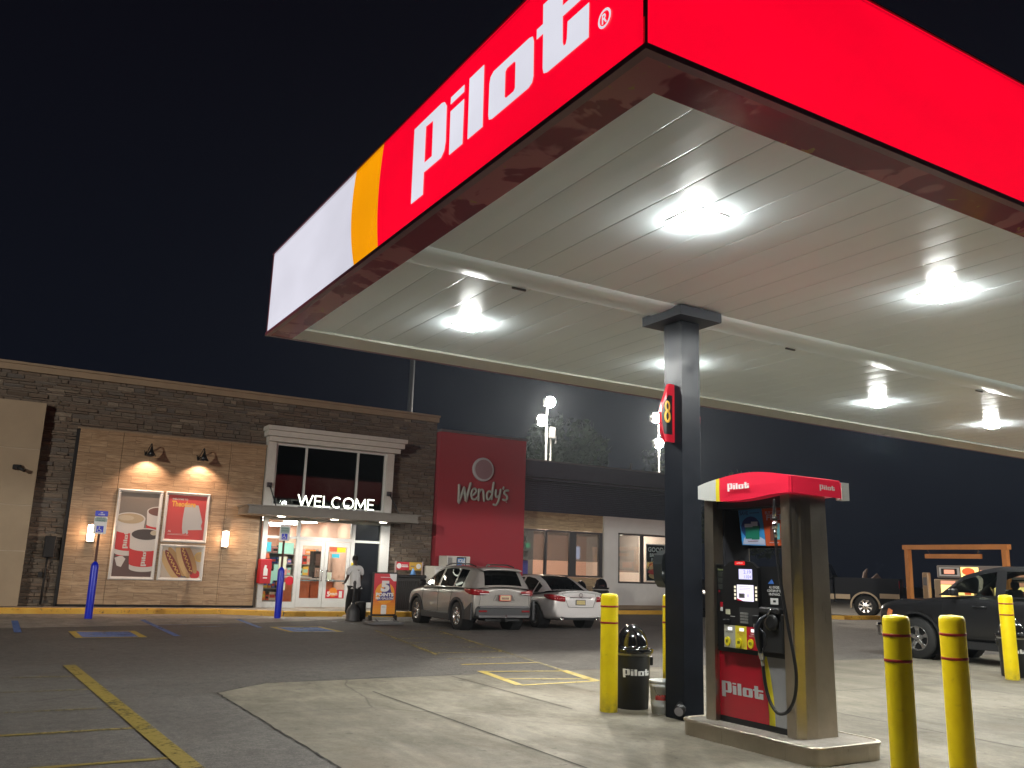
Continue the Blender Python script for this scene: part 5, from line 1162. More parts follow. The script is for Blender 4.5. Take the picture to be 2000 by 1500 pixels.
mb = MB(); mb.prism([(.32,.80),(.26,.93),(.20,.96),(-.20,.96),(-.26,.93),(-.32,.80),(-.28,.80),(-.22,.92),(.22,.92),(.28,.80)][::-1], fr((-2.29,0,0),-Y,Z), .018); obj('tailgate_fold', mb, paint, t, local=True)
mb = MB(); mb.box(-2.42,-2.2,-.03,.03,.27,.33); mb.box(-2.2,-1.8,-.5,.5,.27,.33); mb.cyl((-2.39,0,.33),(-2.39,0,.40),.012,10,1); mb.lathe([(.005,0),(.022,.012),(.026,.028),(.02,.046),(.004,.05)], (-2.39,0,.39), Z, 12, 1); obj('tow_hitch', mb, [black, chrome], t, local=True)
mb = MB().tube([(-1.2,0,1.66),(-1.28,0,1.70),(-1.36,0,1.68)], .02, 8); obj('roof_antenna', mb, paint, t, local=True)
seats(t, (.1,-.85))

suv = t
# --- pale silver sedan
t = thing('parked_sedan', 'pale silver sedan parked between the SUV and the yellow bollard, with twin exhausts', 'car', (14.78,22.85,0), R(86))
paint = mat('pale_paint', (.68,.67,.66), .28, .2, coat=.9)
st = [(-2.38,.34,.70,.80,.6,.86),(-2.33,.30,.82,.95,.70,1.02),(-2.1,.24,.885,.98,.76,1.05),(-1.6,.22,.91,.96,.80,1.03),(-1.0,.20,.915,.93,.83,.96),(0,.20,.915,.90,.84,.93),(1.0,.20,.91,.88,.83,.92),(1.6,.22,.90,.82,.78,.88),(2.1,.26,.84,.72,.66,.78),(2.35,.34,.66,.58,.5,.64)]
carbody('body', st, paint, t, ((1.42,.335),(-1.36,.335)), .91, .385)
prof = [(1.05,.93,.76),(.6,1.2,.66),(.25,1.37,.60),(-.05,1.43,.575),(-.45,1.445,.57),(-.85,1.40,.57),(-1.2,1.28,.60),(-1.5,1.13,.65),(-1.72,1.03,.70)]
belt = [(1.05,.90,.83),(0,.915,.86),(-1.0,.945,.86),(-1.72,1.0,.80)]
cabin(t, prof, belt, ((-.2,.72),(-1.08,-.3),(-1.38,-1.14)), (.05,1.0), (-1.70,-.78), paint, carglass, .045)
for sd in (-1,1):
    pts = [(-2.375,.50,.76,.90),(-2.36,.68,.77,.93),(-2.28,.80,.79,.95),(-2.1,.895,.82,.955),(-1.9,.915,.88,.94)]
    mb = MB().grid([[Vector((p[0]-.02,sd*p[1]*1.01,p[2])),Vector((p[0]-.035,sd*p[1]*1.02,(p[2]+p[3])/2)),Vector((p[0]-.02,sd*p[1]*1.01,p[3]))] for p in pts], 0, True)
    for k in range(5): mb.lathe([(.018,0),(.01,.01)], (-2.405+.03*max(0,k-2),sd*(.56+.06*k),.84+.01*(k%2)), -X, 8, 1)
    obj('tail_lamp', mb, [lampred, mat('lamp_bead', (.8,.3,.3), .1, coat=1)], t, local=True)
    obj('exhaust_pipe', MB().lathe([(.05,0),(.055,.08),(.045,.08),(.04,.0)], (-2.30,sd*.58,.30), -X, 16), chrome, t, local=True)
    handle(t, -.0, sd*.905, .80, sd, chrome); handle(t, -1.02, sd*.91, .83, sd, chrome); mirror(t, .75, sd*.86, .93, sd, paint)
    for ax in (1.42,-1.36): wheel(t, ax, sd*.79, .33, .22, .21, 10, alloyd, sd, .025)
mb = MB(); mb.box(-2.405,-2.37,-.36,.36,.86,.885,0,.008); mb.tube([(-2.395+.0,.055*math.cos(a),.94+.05*math.sin(a)) for a in [R(20*i) for i in range(19)]], .009, 6, 0, (X,.6), False); obj('chrome_trim', mb, chrome, t, local=True)
mb = MB().box(-2.40,-2.38,-.16,.16,.67,.82,0,.004); mb.rect(-.14,.14,.69,.80,fr((-2.402,0,0),-Y,Z),0,1); obj('number_plate', mb, [greyp, mat('plate_sand',(.5,.42,.18),.5)], t, local=True)
mb = MB(); mb.grid([[Vector((-2.16,y_,1.035-.10*(y_/.75)**4)),Vector((-2.34,y_*.98,1.065-.08*(y_/.75)**4)),Vector((-2.36,y_*.98,1.045-.08*(y_/.75)**4)),Vector((-2.2,y_,1.0-.1*(y_/.75)**4))] for y_ in [-.72+.144*i for i in range(11)]], 0, True); obj('boot_spoiler', mb, paint, t, local=True)
mb = MB(); mb.prism([(-.5,.27),(.5,.27),(.62,.36),(-.62,.36)], fr((-2.34,0,0),-Y,Z), .02); obj('bumper_valance', mb, black, t, local=True)
mb = MB()
for sd in (-1,1): seam(mb, [(-.22,sd*.87,.9),(-.22,sd*.925,.6),(-.22,sd*.915,.3)]); seam(mb, [(-1.1,sd*.87,.93),(-.98,sd*.925,.6),(-.9,sd*.915,.3)]); seam(mb, [(-2.30,sd*.55,.98),(-2.39,sd*.48,.8),(-2.40,sd*.40,.62)])
seam(mb, [(-2.40,-.40,.62),(-2.41,0,.61),(-2.40,.40,.62)]); obj('panel_gap', mb, seamm, t, local=True)
seats(t, (.0,-.9), .5, .45, .55)

# --- pickups
def pickup(name, label, loc, rz, S, paint, gl, lower=None, rimm=alloy, spokes=5, r=.43, lift=0, group=None, bright=False):
    t = thing(name, label, 'pickup truck', loc, rz, group)
    q = S
    W_ = q['w']; zb_, zh, zbl, zrf = q['zb'], q['zh'], q['zbelt'], q['zroof']; xf, xwb, xrt, xrr, xcb, xend = q['xf'], q['xwb'], q['xrt'], q['xrr'], q['xcb'], q['xend']
    st = [(xcb,zb_,W_-.03,zbl-.03,W_-.09,zbl),(xcb+.05,zb_,W_,zbl-.02,W_-.07,zbl+.01),((xcb+xwb)/2,zb_,W_,zbl-.02,W_-.07,zbl+.01),(xwb,zb_,W_,zbl-.02,W_-.08,zbl+.02),(q['axf']+.1,zb_,W_+.01,zh-.03,W_-.15,zh+.04),(xf-.35,zb_,W_,zh-.05,W_-.13,zh+.03),(xf-.1,zb_+.02,W_-.03,zh-.09,W_-.16,zh+.0),(xf-.01,zb_+.03,W_-.08,zh-.12,W_-.2,zh-.04),(xf,zb_+.05,W_-.12,zh-.2,W_-.3,zh-.12)]
    carbody('body', st, paint, t, ((q['axf'],r+lift),), W_, r+.10)
    prof = [(xwb-.0,zbl+.03,W_-.17),((xwb*.45+xrt*.55),zbl+(zrf-zbl)*.68,W_-.24),(xrt,zrf-.07,W_-.29),(xrt-.3,zrf-.01,W_-.3),((xrt+xrr)/2-.2,zrf,W_-.3),(xrr+.12,zrf-.03,W_-.3),(xrr,zrf-.1,W_-.29),(xcb+.06,zbl+.05,W_-.14)]
    belt = [(xwb,zbl,W_-.09),(xcb,zbl,W_-.09)]
    cabin(t, prof, belt, q['wins'], (xrt+.0,xwb-.05), (xcb+.08,xrr-.02), paint, gl, .09)
    # bed
    arx = q['axr']; z1 = q['zrail']
    def bedside():
        n = 14; pts = [(xcb-.04,zb_+.08),(arx+r+.12,zb_+.08)]+[(arx+(r+.12)*math.cos(R(a)), r+lift+(r+.12)*math.sin(R(a))) for a in [10+160*i/n for i in range(n+1)]]+[(arx-r-.12,zb_+.12),(xend+.05,zb_+.15),(xend,zb_+.3),(xend,z1-.04),(xend+.04,z1),(xcb-.04,z1)]
        return pts
    mb = MB()
    for sd in (-1,1):
        P_ = bedside()
        mb.prism(P_ if sd > 0 else P_, fr((0,sd*W_-(0.0 if sd > 0 else 0)+.05*(1 if sd < 0 else 0),0),X,Z), .05 if sd > 0 else .05)
    mb.box(xcb-.08,xcb-.04,-W_+.05,W_-.05,zb_+.2,z1); mb.box(xend,xend+.05,-W_+.05,W_-.05,zb_+.15,z1); mb.box(xend,xcb-.04,-W_+.05,W_-.05,zb_+.3,zb_+.34)
    obj('bed', mb, paint, t, local=True)
    mb = MB().box(xend-.14,xend-.02,-W_+.05,W_-.05,zb_,zb_+.2,0,.03); mb.box(xf-.06,xf+.12,-W_+.08,W_-.08,zb_+.02,zb_+.3,0,.05); obj('bumper', mb, chrome, t, local=True)
    mb = MB().box(xf-.03,xf+.02,-W_+.45,W_-.45,zb_+.36,zh-.2); obj('grille', mb, chrome, t, local=True)
    for sd in (-1,1):
        mb = MB(); mb.grid([[Vector((p[0],sd*p[1],p[2])) for p in rr_] for rr_ in (((xf+.0,W_-.4,zh-.42),(xf+.01,W_-.4,zh-.3),(xf-.02,W_-.4,zh-.2)),((xf-.05,W_-.14,zh-.42),(xf-.05,W_-.14,zh-.3),(xf-.1,W_-.16,zh-.19)),((xf-.26,W_+.012,zh-.40),(xf-.28,W_+.015,zh-.3),(xf-.3,W_-.0,zh-.2)),((xf-.36,W_+.018,zh-.36),(xf-.37,W_+.018,zh-.3),(xf-.38,W_+.01,zh-.24)))], 0, True); obj('headlight', mb, [mat('amber_lens', (.6,.16,.03), .15, coat=1, emit=(1,.4,.2), es=.12) if bright else lampclear], t, local=True)
        mb = MB().box(xend-.012,xend+.03,sd*(W_-.09)-.07,sd*(W_-.09)+.095*(1 if sd > 0 else .76),z1-.42,z1-.08,0,.01); obj('tail_lamp', mb, lampred, t, local=True)
        for k in q['hand']: handle(t, k, sd*W_, zbl-.2, sd, black if not lower else paint, 1.3)
        mirror(t, xwb-.42, sd*(W_-.03), zbl+.0, sd, black)
        for ax in (q['axf'], arx):
            w_ = wheel(t, ax, sd*(W_-.14), r, .27, r*.60, spokes, rimm, sd, .07)
            w_.location.z = lift*0
        mb = MB(); arch_cl(mb, q['axf'], r+lift, r+.085, r+(.16 if lower else .125), sd, W_+.0); 
        if lower: arch_cl(mb, arx, r+lift, r+.085, r+.16, sd, W_+.0)
        obj('wheel_flare', mb, lower or blackm, t, local=True)
    mb = MB().box(q['axf']-r-.12,xwb-.3,-W_+.02,W_-.02,zb_-.12,zb_+.02,0); mb.box(xcb,q['axf']-r-.1,-W_+.04,W_-.04,zb_-.1,zb_+.05); mb.box(xend+.3,xcb,-.5,.5,zb_-.15,zb_+.2); mb.box(xf-.6,xf-.2,-.6,.6,zb_-.15,zb_+.1)
    obj('chassis', mb, blackm, t, local=True)
    if lower:
        mb = MB()
        for sd in (-1,1): mb.box(q['xcb'],q['axf']-r-.14,sd*(W_+.005)-.012,sd*(W_+.005)+.012,zb_+.02,zb_+.26,0,.004); mb.box(arx+r+.14,xcb-.06,sd*(W_+.005)-.012,sd*(W_+.005)+.012,zb_+.05,zb_+.26); mb.box(xend+.02,arx-r-.14,sd*(W_+.005)-.012,sd*(W_+.005)+.012,zb_+.13,zb_+.34)
        obj('lower_body_stripe', mb, lower, t, local=True)
    mb = MB()
    for sd in (-1,1):
        for x_ in q['seams']: seam(mb, [(x_,sd*(W_-.05),zbl-.0),(x_,sd*(W_+.004),zbl-.2),(x_,sd*(W_+.002),zb_+.12)])
        seam(mb, [(q['seams'][0],sd*(W_+.003),zb_+.12),(q['seams'][-1],sd*(W_+.003),zb_+.12)])
    obj('panel_gap', mb, seamm, t, local=True)
    seats(t, q['seats'], .55, zbl-.45, .62)
    return t
pg = mat('charcoal_paint', (.022,.022,.024), .3, .4, coat=.7)
pickup('pickup_truck', 'charcoal grey crew cab pickup at the right edge with a glowing amber corner lamp', (18.66,10.07,0), R(94),
  dict(w=1.0,zb=.40,zh=1.22,zbelt=1.35,zroof=1.97,xf=3.02,xwb=1.62,xrt=.72,xrr=-1.25,xcb=-1.5,xend=-3.3,axf=2.13,axr=-2.2,zrail=1.40,wins=((.44,1.38),(-.95,.24)),hand=(.72,-.45),seams=(1.5,.34,-1.0),seats=(.55,-.4)), pg, clearglass, None, alloy, 5, .43, 0, None, True)
navy = mat('navy_paint', (.005,.007,.013), .5, 0, spec=.2); tanp = mat('tan_paint', (.40,.30,.18), .35, .1, coat=.5)
ft = pickup('pickup_truck', 'lifted dark pickup with tan wheel flares seen from its rear quarter beyond the fuel pump', (34.1,28.2,0), R(121),
  dict(w=1.0,zb=.72,zh=1.55,zbelt=1.70,zroof=2.42,xf=3.2,xwb=1.5,xrt=.7,xrr=-.25,xcb=-.55,xend=-3.3,axf=2.15,axr=-1.85,zrail=1.72,wins=((.1,1.2),(-.2,.02)),hand=(.2,),seams=(1.1,.05),seats=(.3,)), navy, privglass, tanp, alloy, 8, .48, .0)
dv = dup(suv, (26.1,25.6,0), R(180), 'dark SUV glimpsed between the canopy column and the fuel pump')
for ch in dv.children:
    if ch.type == 'MESH' and ch.name.split('.')[0] in ('body','cabin_shell','tailgate_fold','spoiler','door_handle'):
        ch.material_slots[0].link = 'OBJECT'; ch.material_slots[0].material = navy
mb = MB().tube([(35.3,26.9,1.62),(35.28,26.85,1.95),(35.35,26.8,2.1)], [.12,.09,.05], 8); mb.tube([(35.5,26.7,1.55),(35.7,26.5,1.80),(35.8,26.4,1.6)], [.15,.16,.1], 10)
solo('load_bundle', mb, mat('bundle', (.08,.05,.04), .8, bump=.5, bscale=10), 'small dark bundle sticking out of the lifted pickup bed', 'bundle')

# ------------------------------------------------------------------ things along the shop front
def prk(x, y, label, top, hplate, two):
    t = thing('accessible_parking_sign', label, 'parking sign', (x,y,0), 0, 'accessible parking signs on blue sleeves')
    t.rotation_euler = (0, R(0), 0)
    obj('sleeve', MB().lathe([(.095,0),(.095,1.32),(.085,1.37),(.05,1.42),(.03,1.44)], (0,0,.003), Z, 24, 0, True, False), bluep, t, local=True)
    obj('post', MB().box(-.03,.03,-.02,.02,1.4,top,0,.008), mat('rust_post', (.09,.035,.025), .6), t, local=True)
    mb = MB(); f = fr((0,-.03,0), X, Z)
    z1 = top; z0 = z1-hplate; s = [(p[0]-.155,p[1]) for p in rrect(0,.31,z0,z1-(.13 if two else 0),.03)]
    mb.prism(s, fr((0,-.022,0),X,Z), .01, 0)
    if two:
        mb.prism([(p[0]-.155,p[1]) for p in rrect(0,.31,z1-.12,z1+.02,.03)], fr((0,-.022,0),X,Z), .01, 1); mb.text('VAN\nACCESSIBLE', f, -.08,z1-.09,.16,.08,.003,0,.02); mb.rect(-.15,.15,z1-.255,z1-.17,f,.003,3); zt = z1-.36
    else: mb.rect(-.13,.13,z1-.24,z1-.06,f,.003,3); zt = z1-.26
    mb.text('RESERVED\nPARKING', f, -.11,zt+(.10 if two else .07),.22,.12,.0045,2,.01)
    mb.rect(-.085,.085,z0+.04,z0+.21,f,.003,1)
    cx, cz = -.005, z0+.12
    mb.disc(cx-.01,cz+.055,.014,f,.005,0,10)
    mb.tube([Vector((cx-.01,-.036,cz+.035)),Vector((cx-.005,-.036,cz-.005)),Vector((cx+.03,-.036,cz-.005)),Vector((cx+.045,-.036,cz-.045))], .008, 6, 0, (Y,.3)); mb.tube([Vector((cx-.01+.04*math.cos(a),-.036,cz-.025+.04*math.sin(a))) for a in [R(110+20*i) for i in range(12)]], .006, 6, 0, (Y,.3))
    obj('sign_plate', mb, [whitev, bluep, mat('sign_ink',(.05,.16,.12),.5), mat('sign_sage',(.34,.42,.40),.5)], t, local=True)
    return t
prk(2.63,25.4,'blue-sleeved accessible parking sign with a blue upper plate, before the wood panel',2.73,.58,True)
prk(7.60,25.6,'blue-sleeved accessible parking sign with one pale plate, before the entrance',2.65,.46,False)
# smoker pole
t = thing('ash_receptacle', 'grey plastic smokers pole with a bulbous base behind the points board', 'ash bin', (9.42,24.4,0))
obj('base', MB().lathe([(.2,0),(.21,.02),(.195,.05),(.185,.28),(.14,.38),(.06,.46),(.045,.5)], (9.42,24.4,.003), Z, 24), mat('charcoal_plastic',(.055,.057,.06),.4), t)
obj('neck', MB().lathe([(.045,.48),(.035,.9),(.04,1.02),(.05,1.06),(.03,1.12),(.012,1.13)], (9.42,24.4,0), Z, 16), MATS['charcoal_plastic'], t)
mb = MB(); mb.lathe([(.16,0),(.16,.5),(.12,.53)], (9.72,24.6,.003), Z, 20); solo('waste_pot', mb, blackm, 'round black pot tucked beside the grey smokers pole', 'pot')
# points board
t = thing('points_board', 'red and orange pavement board reading 5 POINTS PER GALLON on a grey base', 'sign board', (9.78,22.95,0)); 
mb = MB().box(9.41,10.15,23.02,23.08,.22,1.40,0,.012); mb.box(9.36,9.44,23.0,23.1,.10,.24); mb.box(10.1,10.18,23.0,23.1,.10,.24); obj('frame', mb, black, t)
mb = MB(); f = FB(9.45,23.017,.27); w, h = .66, 1.09
N = 14
for i in range(N):
    mb.rect(0,w,h*i/N,h*(i+1)/N,f,0,10 if i > 6 else 4+min(5,max(0,6-i)))
mb.disc(w/2,.56,.29,f,.002,1,32); mb.poly([(w-.22,h),(w-.18,h-.12),(w-.08,h-.2),(w,h-.2),(w,h)][::-1],f,.002,2)
mb.poly([(.10,.36),(.58,.38),(.60,.50),(.52,.60),(.44,.9),(.38,.86),(.2,.5)],f,.003,3)
mb.text('5',f,.20,.60,.26,.30,.005,2,.06); mb.text('POINTS',f,.07,.475,.52,.10,.005,2,.05); mb.text('PER GALLON',f,.07,.395,.52,.06,.005,2,.04); mb.rect(.18,.48,.985,1.0,f,.003,2)
mb.prism([(p[0]+.24,p[1]+.0) for p in rrect(0,.16,0,.25,.025)],fr((9.45,23.015,.27),X,Z),.003,2); mb.rect(.26,.38,.18,.185,f,.006,12); mb.rect(.26,.36,.20,.205,f,.006,12)
obj('print', mb, [redm, mat('board_amber',(.80,.32,.02),.4), whitev, mat('board_navy',(.05,.03,.2),.4)]+[mat('board_grad%d' % k, c, .4) for k, c in enumerate(((.62,.10,.02),(.66,.14,.02),(.70,.18,.02),(.74,.23,.02),(.76,.27,.02),(.78,.30,.02),(.58,.02,.035)))]+[blackm, greyp], t)
mb = MB(); mb.prism([(9.32,22.62),(10.2,22.62),(10.27,22.7),(10.2,23.3),(9.32,23.3),(9.25,22.7)], fr((0,0,.02),X,Y), .05); mb.prism([(9.40,22.72),(10.12,22.72),(10.12,23.2),(9.40,23.2)], fr((0,0,.07),X,Y), .03); mb.cyl((9.5,22.72,.08),(9.5,22.84,.15),.03,10); mb.cyl((10.0,22.72,.08),(10.0,22.84,.15),.03,10)
for xx in (9.32, 10.16): mb.lathe([(.06,0),(.06,.04)], (xx,23.32,.06), X, 14)
obj('base', mb, mat('board_base', (.14,.14,.145), .45, bump=.1), t)
# slatted bin with a little sign above it
t = thing('slatted_bin', 'dark slatted litter bin by the stone wall right of the entrance', 'litter bin', (12.45,27.4,.15))
mb = MB(); mb.box(11.95,12.95,27.15,27.85,.17,1.2,0)
for k in range(14): mb.box(11.96+k*.072,11.99+k*.072,27.12,27.15,.2,1.1,0)
obj('body', mb, mat('bin_bronze', (.025,.022,.02), .5), t); obj('lid', MB().box(11.9,13.0,27.08,27.9,1.2,1.30,0,.03), black, t)
t = thing('parcel_sign', 'low red and yellow sign bar on two thin posts above the slatted bin', 'sign', (12.7,28.0,.15))
mb = MB(); f = FB(12.25,27.97,1.45); mb.box(12.25,13.2,27.98,28.0,1.45,1.72,3); mb.rect(0,.48,0,.27,f,0,0); mb.rect(.48,.95,0,.27,f,0,1); mb.disc(.1,.135,.09,f,.002,2,16); mb.disc(.83,.135,.09,f,.002,2,16); mb.rect(.2,.42,.15,.18,f,.002,2); mb.rect(.2,.44,.1,.13,f,.002,2); mb.rect(.53,.68,.12,.15,f,.002,3)
obj('panel', mb, [redm, mat('sign_ochre',(.6,.35,.03),.4), whitev, greyp], t); mb = MB(); mb.box(12.2,12.25,27.97,28.0,.15,1.75); mb.box(13.2,13.25,27.97,28.0,.15,1.75); obj('post', mb, mat('pinkish_metal',(.4,.3,.28),.4), t)
mb = MB().lathe([(.10,0),(.09,.06),(.05,.15),(.02,.2),(.005,.22)], (12.62,27.4,1.3), Z, 12, 0); solo('blue_cone', mb, [mat('blue_cloth',(.12,.3,.65),.5)], 'small blue and white cone-shaped cloth on the slatted bin', 'cloth')
# ice freezer
t = thing('ice_freezer', 'white ice freezer chest with ICE header against the red wall behind the SUV', 'ice freezer', (14.5,27.7,.15))
mb = MB().box(13.35,15.95,27.25,28.1,.17,1.62,0,.03); mb.box(13.38,14.62,27.21,27.25,.45,1.5,1); mb.box(14.68,15.92,27.21,27.25,.45,1.5,1); obj('chest', mb, [white, whitev], t)
mb = MB().box(13.86,14.76,27.35,28.0,1.62,1.98,0,.01); f = FB(13.86,27.345,1.62)
for k in range(8): mb.rect(.03+k*.022,.042+k*.022,.04,.3,f,0,1)
mb.rect(.36,.74,0,.33,f,.001,2); mb.rect(.40,.70,.02,.29,f,.003,3); mb.poly([(.55,.02),(.70,.02),(.70,.29),(.66,.29)],f,.004,4); mb.text('ICE',f,.42,.15,.19,.11,.006,5,.04); mb.disc(.62,.08,.035,f,.006,6,12); obj('header', mb, [white, greyp, black, mat('ice_blue',(.04,.2,.5),.4), mat('ice_pale',(.5,.6,.7),.4), whitev, MATS['rust_vinyl']], t)

# ------------------------------------------------------------------ person
def skinned(name, nodes, edges, m_, parent, lev=2, label=None):
    me = bpy.data.meshes.new(name); me.from_pydata([n_[:3] for n_ in nodes], edges, []); me.materials.append(m_)
    o = bpy.data.objects.new(name, me); link(o, parent)
    s = o.modifiers.new('k', 'SKIN'); s.use_smooth_shade = True
    for i, n_ in enumerate(nodes):
        d = me.skin_vertices[0].data[i]; r_ = n_[3]; d.radius = r_ if isinstance(r_, tuple) else (r_, r_); d.use_root = (i == 0)
    u = o.modifiers.new('s', 'SUBSURF'); u.levels = u.render_levels = lev
    bpy.context.view_layer.update()
    m2 = bpy.data.meshes.new_from_object(o.evaluated_get(bpy.context.evaluated_depsgraph_get())); o.modifiers.clear(); o.data = m2
    for p in m2.polygons: p.use_smooth = True
    return o
pt = thing('person', 'person in white shirt and black trousers standing at the kerb with back turned', 'person', (10.02,25.95,0), R(8))
# local frame: facing +y, x to their right; feet on the ground
N_ = [(0,0,.98,(.15,.11)),(0,.01,1.15,(.145,.10)),(0,.03,1.35,(.17,.105)),(0,.05,1.50,(.12,.085)),(0,.07,1.58,.052),(0,.085,1.66,(.062,.075)),(0,.095,1.735,(.074,.092)),(0,.09,1.80,(.06,.075)),
 (-.19,.04,1.47,.062),(-.25,.02,1.20,.045),(-.24,.19,1.03,.034),(-.21,.26,1.02,.027),
 (.19,.04,1.47,.062),(.26,.06,1.20,.045),(.24,.24,1.02,.034),(.21,.32,1.01,.027),
 (-.10,0,.90,.095),(-.15,.05,.52,.062),(-.20,-.02,.10,.042),(-.21,.02,.045,.042),(-.215,.15,.035,.034),
 (.10,0,.90,.095),(.15,.07,.52,.062),(.21,.08,.10,.042),(.215,.12,.045,.042),(.22,.25,.035,.034)]
E_ = [(0,1),(1,2),(2,3),(3,4),(4,5),(5,6),(6,7),(3,8),(8,9),(9,10),(10,11),(3,12),(12,13),(13,14),(14,15),(0,16),(16,17),(17,18),(18,19),(19,20),(0,21),(21,22),(22,23),(23,24),(24,25)]
for hx, s in ((11,-1),(15,1)):
    b = Vector(N_[hx][:3])
    for k, (dx, ln) in enumerate(((-.03,.085),(-.01,.095),(.01,.09),(.03,.07))):
        i = len(N_); N_ += [(b.x+dx*.9,b.y+.045,b.z-.005,.0105),(b.x+dx,b.y+.045+ln*.5,b.z-.02,.0095),(b.x+dx,b.y+.04+ln*.75,b.z-.05,.008)]; E_ += [(hx,i),(i,i+1),(i+1,i+2)]
    i = len(N_); N_ += [(b.x-s*.035,b.y+.02,b.z+.01,.012),(b.x-s*.05,b.y+.06,b.z-.01,.01)]; E_ += [(hx,i),(i,i+1)]
body = skinned('body', N_, E_, skin, pt)
shirt = skinned('shirt', [(0,.0,1.0,(.19,.135)),(0,-.02,.86,(.19,.14)),(0,.01,1.2,(.185,.13)),(0,.03,1.38,(.2,.125)),(0,.05,1.50,(.14,.10)),(0,.06,1.55,(.075,.07)),(-.2,.04,1.47,.088),(-.262,.03,1.25,.075),(.2,.04,1.47,.088),(.265,.055,1.25,.075)], [(0,1),(0,2),(2,3),(3,4),(4,5),(4,6),(6,7),(4,8),(8,9)], mat('shirt_white', (.62,.62,.61), .85, bump=.3, bscale=14), pt)
skinned('trousers', [(0,0,.96,(.165,.125)),(-.10,0,.86,.118),(-.155,.045,.50,.098),(-.2,-.015,.10,.082),(.10,0,.86,.118),(.155,.065,.50,.098),(.21,.08,.10,.082)], [(0,1),(1,2),(2,3),(0,4),(4,5),(5,6)], mat('trouser_black', (.008,.008,.009), .85, bump=.3, bscale=12), pt)
hair = MB(); hair.lathe([(.002,.10),(.04,.097),(.07,.075),(.09,.03),(.094,-.02),(.085,-.06)], (0,.075,1.77), Z, 20, 0, True, False); obj('hair', hair, mat('hair_black', (.006,.005,.005), .9, bump=.6, bscale=90), pt, local=True)
fc = MB()
for sx in (-1,1): fc.lathe([(.002,.012),(.009,.009),(.012,0)], (sx*.03,.165,1.735), Y, 10); fc.lathe([(.02,0),(.016,.012),(.004,.016)], (sx*.078,.09,1.72), X*sx, 10)
fc.tube([(0,.175,1.735),(0,.192,1.705),(0,.18,1.695)], [.008,.013,.008], 8); fc.tube([(-.022,.172,1.665),(0,.182,1.663),(.022,.172,1.665)], .006, 6); obj('face', fc, mat('skin_face', (.04,.022,.015), .5), pt, local=True)
for sx, yy in ((-.212,.06),(.217,.16)):
    mb = MB().grid([[Vector((sx+x_*s_,yy+y_,z_)) for x_, z_ in ((-.05,.0),(-.052,.03),(-.04,.08*hh),(0,.1*hh),(.04,.08*hh),(.052,.03),(.05,0))] for y_, s_, hh in ((-.12,.6,.8),(-.1,.85,1),(-.02,1,.95),(.08,1,.75),(.14,.75,.6),(.155,.4,.4))], 0, True)
    obj('shoe', mb, mat('shoe_cream', (.5,.42,.35), .6), pt, local=True)

# ------------------------------------------------------------------ lot lights, drive-through, trees
lamp_e = emat('lot_lamp', (1, .90, .74), 1700)
def lot_light(x, y, heads, label):
    t = thing('light_pole', label, 'lot light', (x,y,0), 0, 'lot light poles beyond the restaurant')
    top = max(h[1] for h in heads)
    obj('pole', MB().cyl((x,y,0),(x,y,top),.075,12,0,.05), mat('galvanised', (.12,.12,.12), .5, .3), t)
    for dx, z_, s in heads:
        hd = MB(); c = Vector((x+dx,y-.12,z_)); hd.box(c.x-.28,c.x+.28,c.y-.02,c.y+.3,c.z-.22,c.z+.22,0,.04); hd.cyl((x,y,z_-.25),(c.x,c.y+.2,z_-.2),.05)
        h = obj('lamp_head', hd, greyp, t)
        obj('lens', MB().lathe([(.001,.16),(.12,.14),(.24,.08),(.30,.0),(.30,-.02)], c, Vector((-.35,-.9,-.35)), 20, 0, True, False), lamp_e, h)
lot_light(26.25,40.3,((.12,10.85,1),(-.42,9.75,1)),'light pole with two blazing floodlights, left one above the restaurant roof')
lot_light(34.4,40.3,((-.34,10.85,1),(-.12,9.3,1)),'light pole with two blazing floodlights beside the canopy column')
t = thing('light_pole', 'added unseen floodlight pole that brightens the shop front', 'lot light', (-22,1,0), 0, 'added unseen floodlights')  # pole and floodlight added out of view to brighten the shop walls
obj('pole', MB().cyl((-22,1,0),(-22,1,9.4),.1,12,0,.07), MATS['galvanised'], t)
h = obj('lamp_head', MB().box(-22.3,-21.7,.8,1.1,8.9,9.4,0,.04), greyp, t); obj('lens', MB().box(-22.25,-21.75,1.12,1.14,8.95,9.3), emat('added_fill_lens', (1,.93,.82), 60), h)
light('added_fill_lamp', 'SPOT', (-22,1.2,9.1), 17500, (1,.93,.82), h, dirn=(32,27.5,-5), spot_size=R(52), spot_blend=.5, shadow_soft_size=.3)
t = thing('light_pole', 'thin grey pole with unlit brackets just right of the left floodlights', 'pole', (26.75,40.6,0)); obj('pole', MB().cyl((26.75,40.6,0),(26.75,40.6,9.5),.06,10,0,.05), MATS['galvanised'], t)
mb = MB().box(26.6,26.95,40.45,40.6,8.9,9.5); mb.box(27.0,27.06,40.5,40.56,8.6,9.0); obj('bracket', mb, greyp, t)
solo('tall_mast', MB().cyl((18.2,41,0),(18.2,41,16),.17,12,0,.12), mat('mast_grey', (.10,.11,.13), .6), 'faint tall grey mast behind the stone parapet in front of the night sky', 'mast')
org = mat('orange_frame_paint', (.52,.20,.05), .5, var=.1)
t = thing('clearance_frame', 'orange drive-through height frame with a bar hanging on two chains', 'height frame', (30,19,0))
mb = MB(); mb.box(29.9,30.1,20.82,20.98,0,2.95,0); mb.box(29.9,30.1,17.12,17.28,0,2.95,0); mb.box(29.88,30.12,17.05,21.05,2.8,2.97,0); obj('frame', mb, org, t)
mb = MB(); mb.box(29.95,30.05,18.05,20.18,2.48,2.64,0); obj('clearance_bar', mb, org, t); mb = MB(); mb.cyl((30,18.2,2.64),(30,18.12,2.82),.012,6); mb.cyl((30,20.0,2.64),(30,20.12,2.82),.012,6); obj('chain', mb, silverm, t)
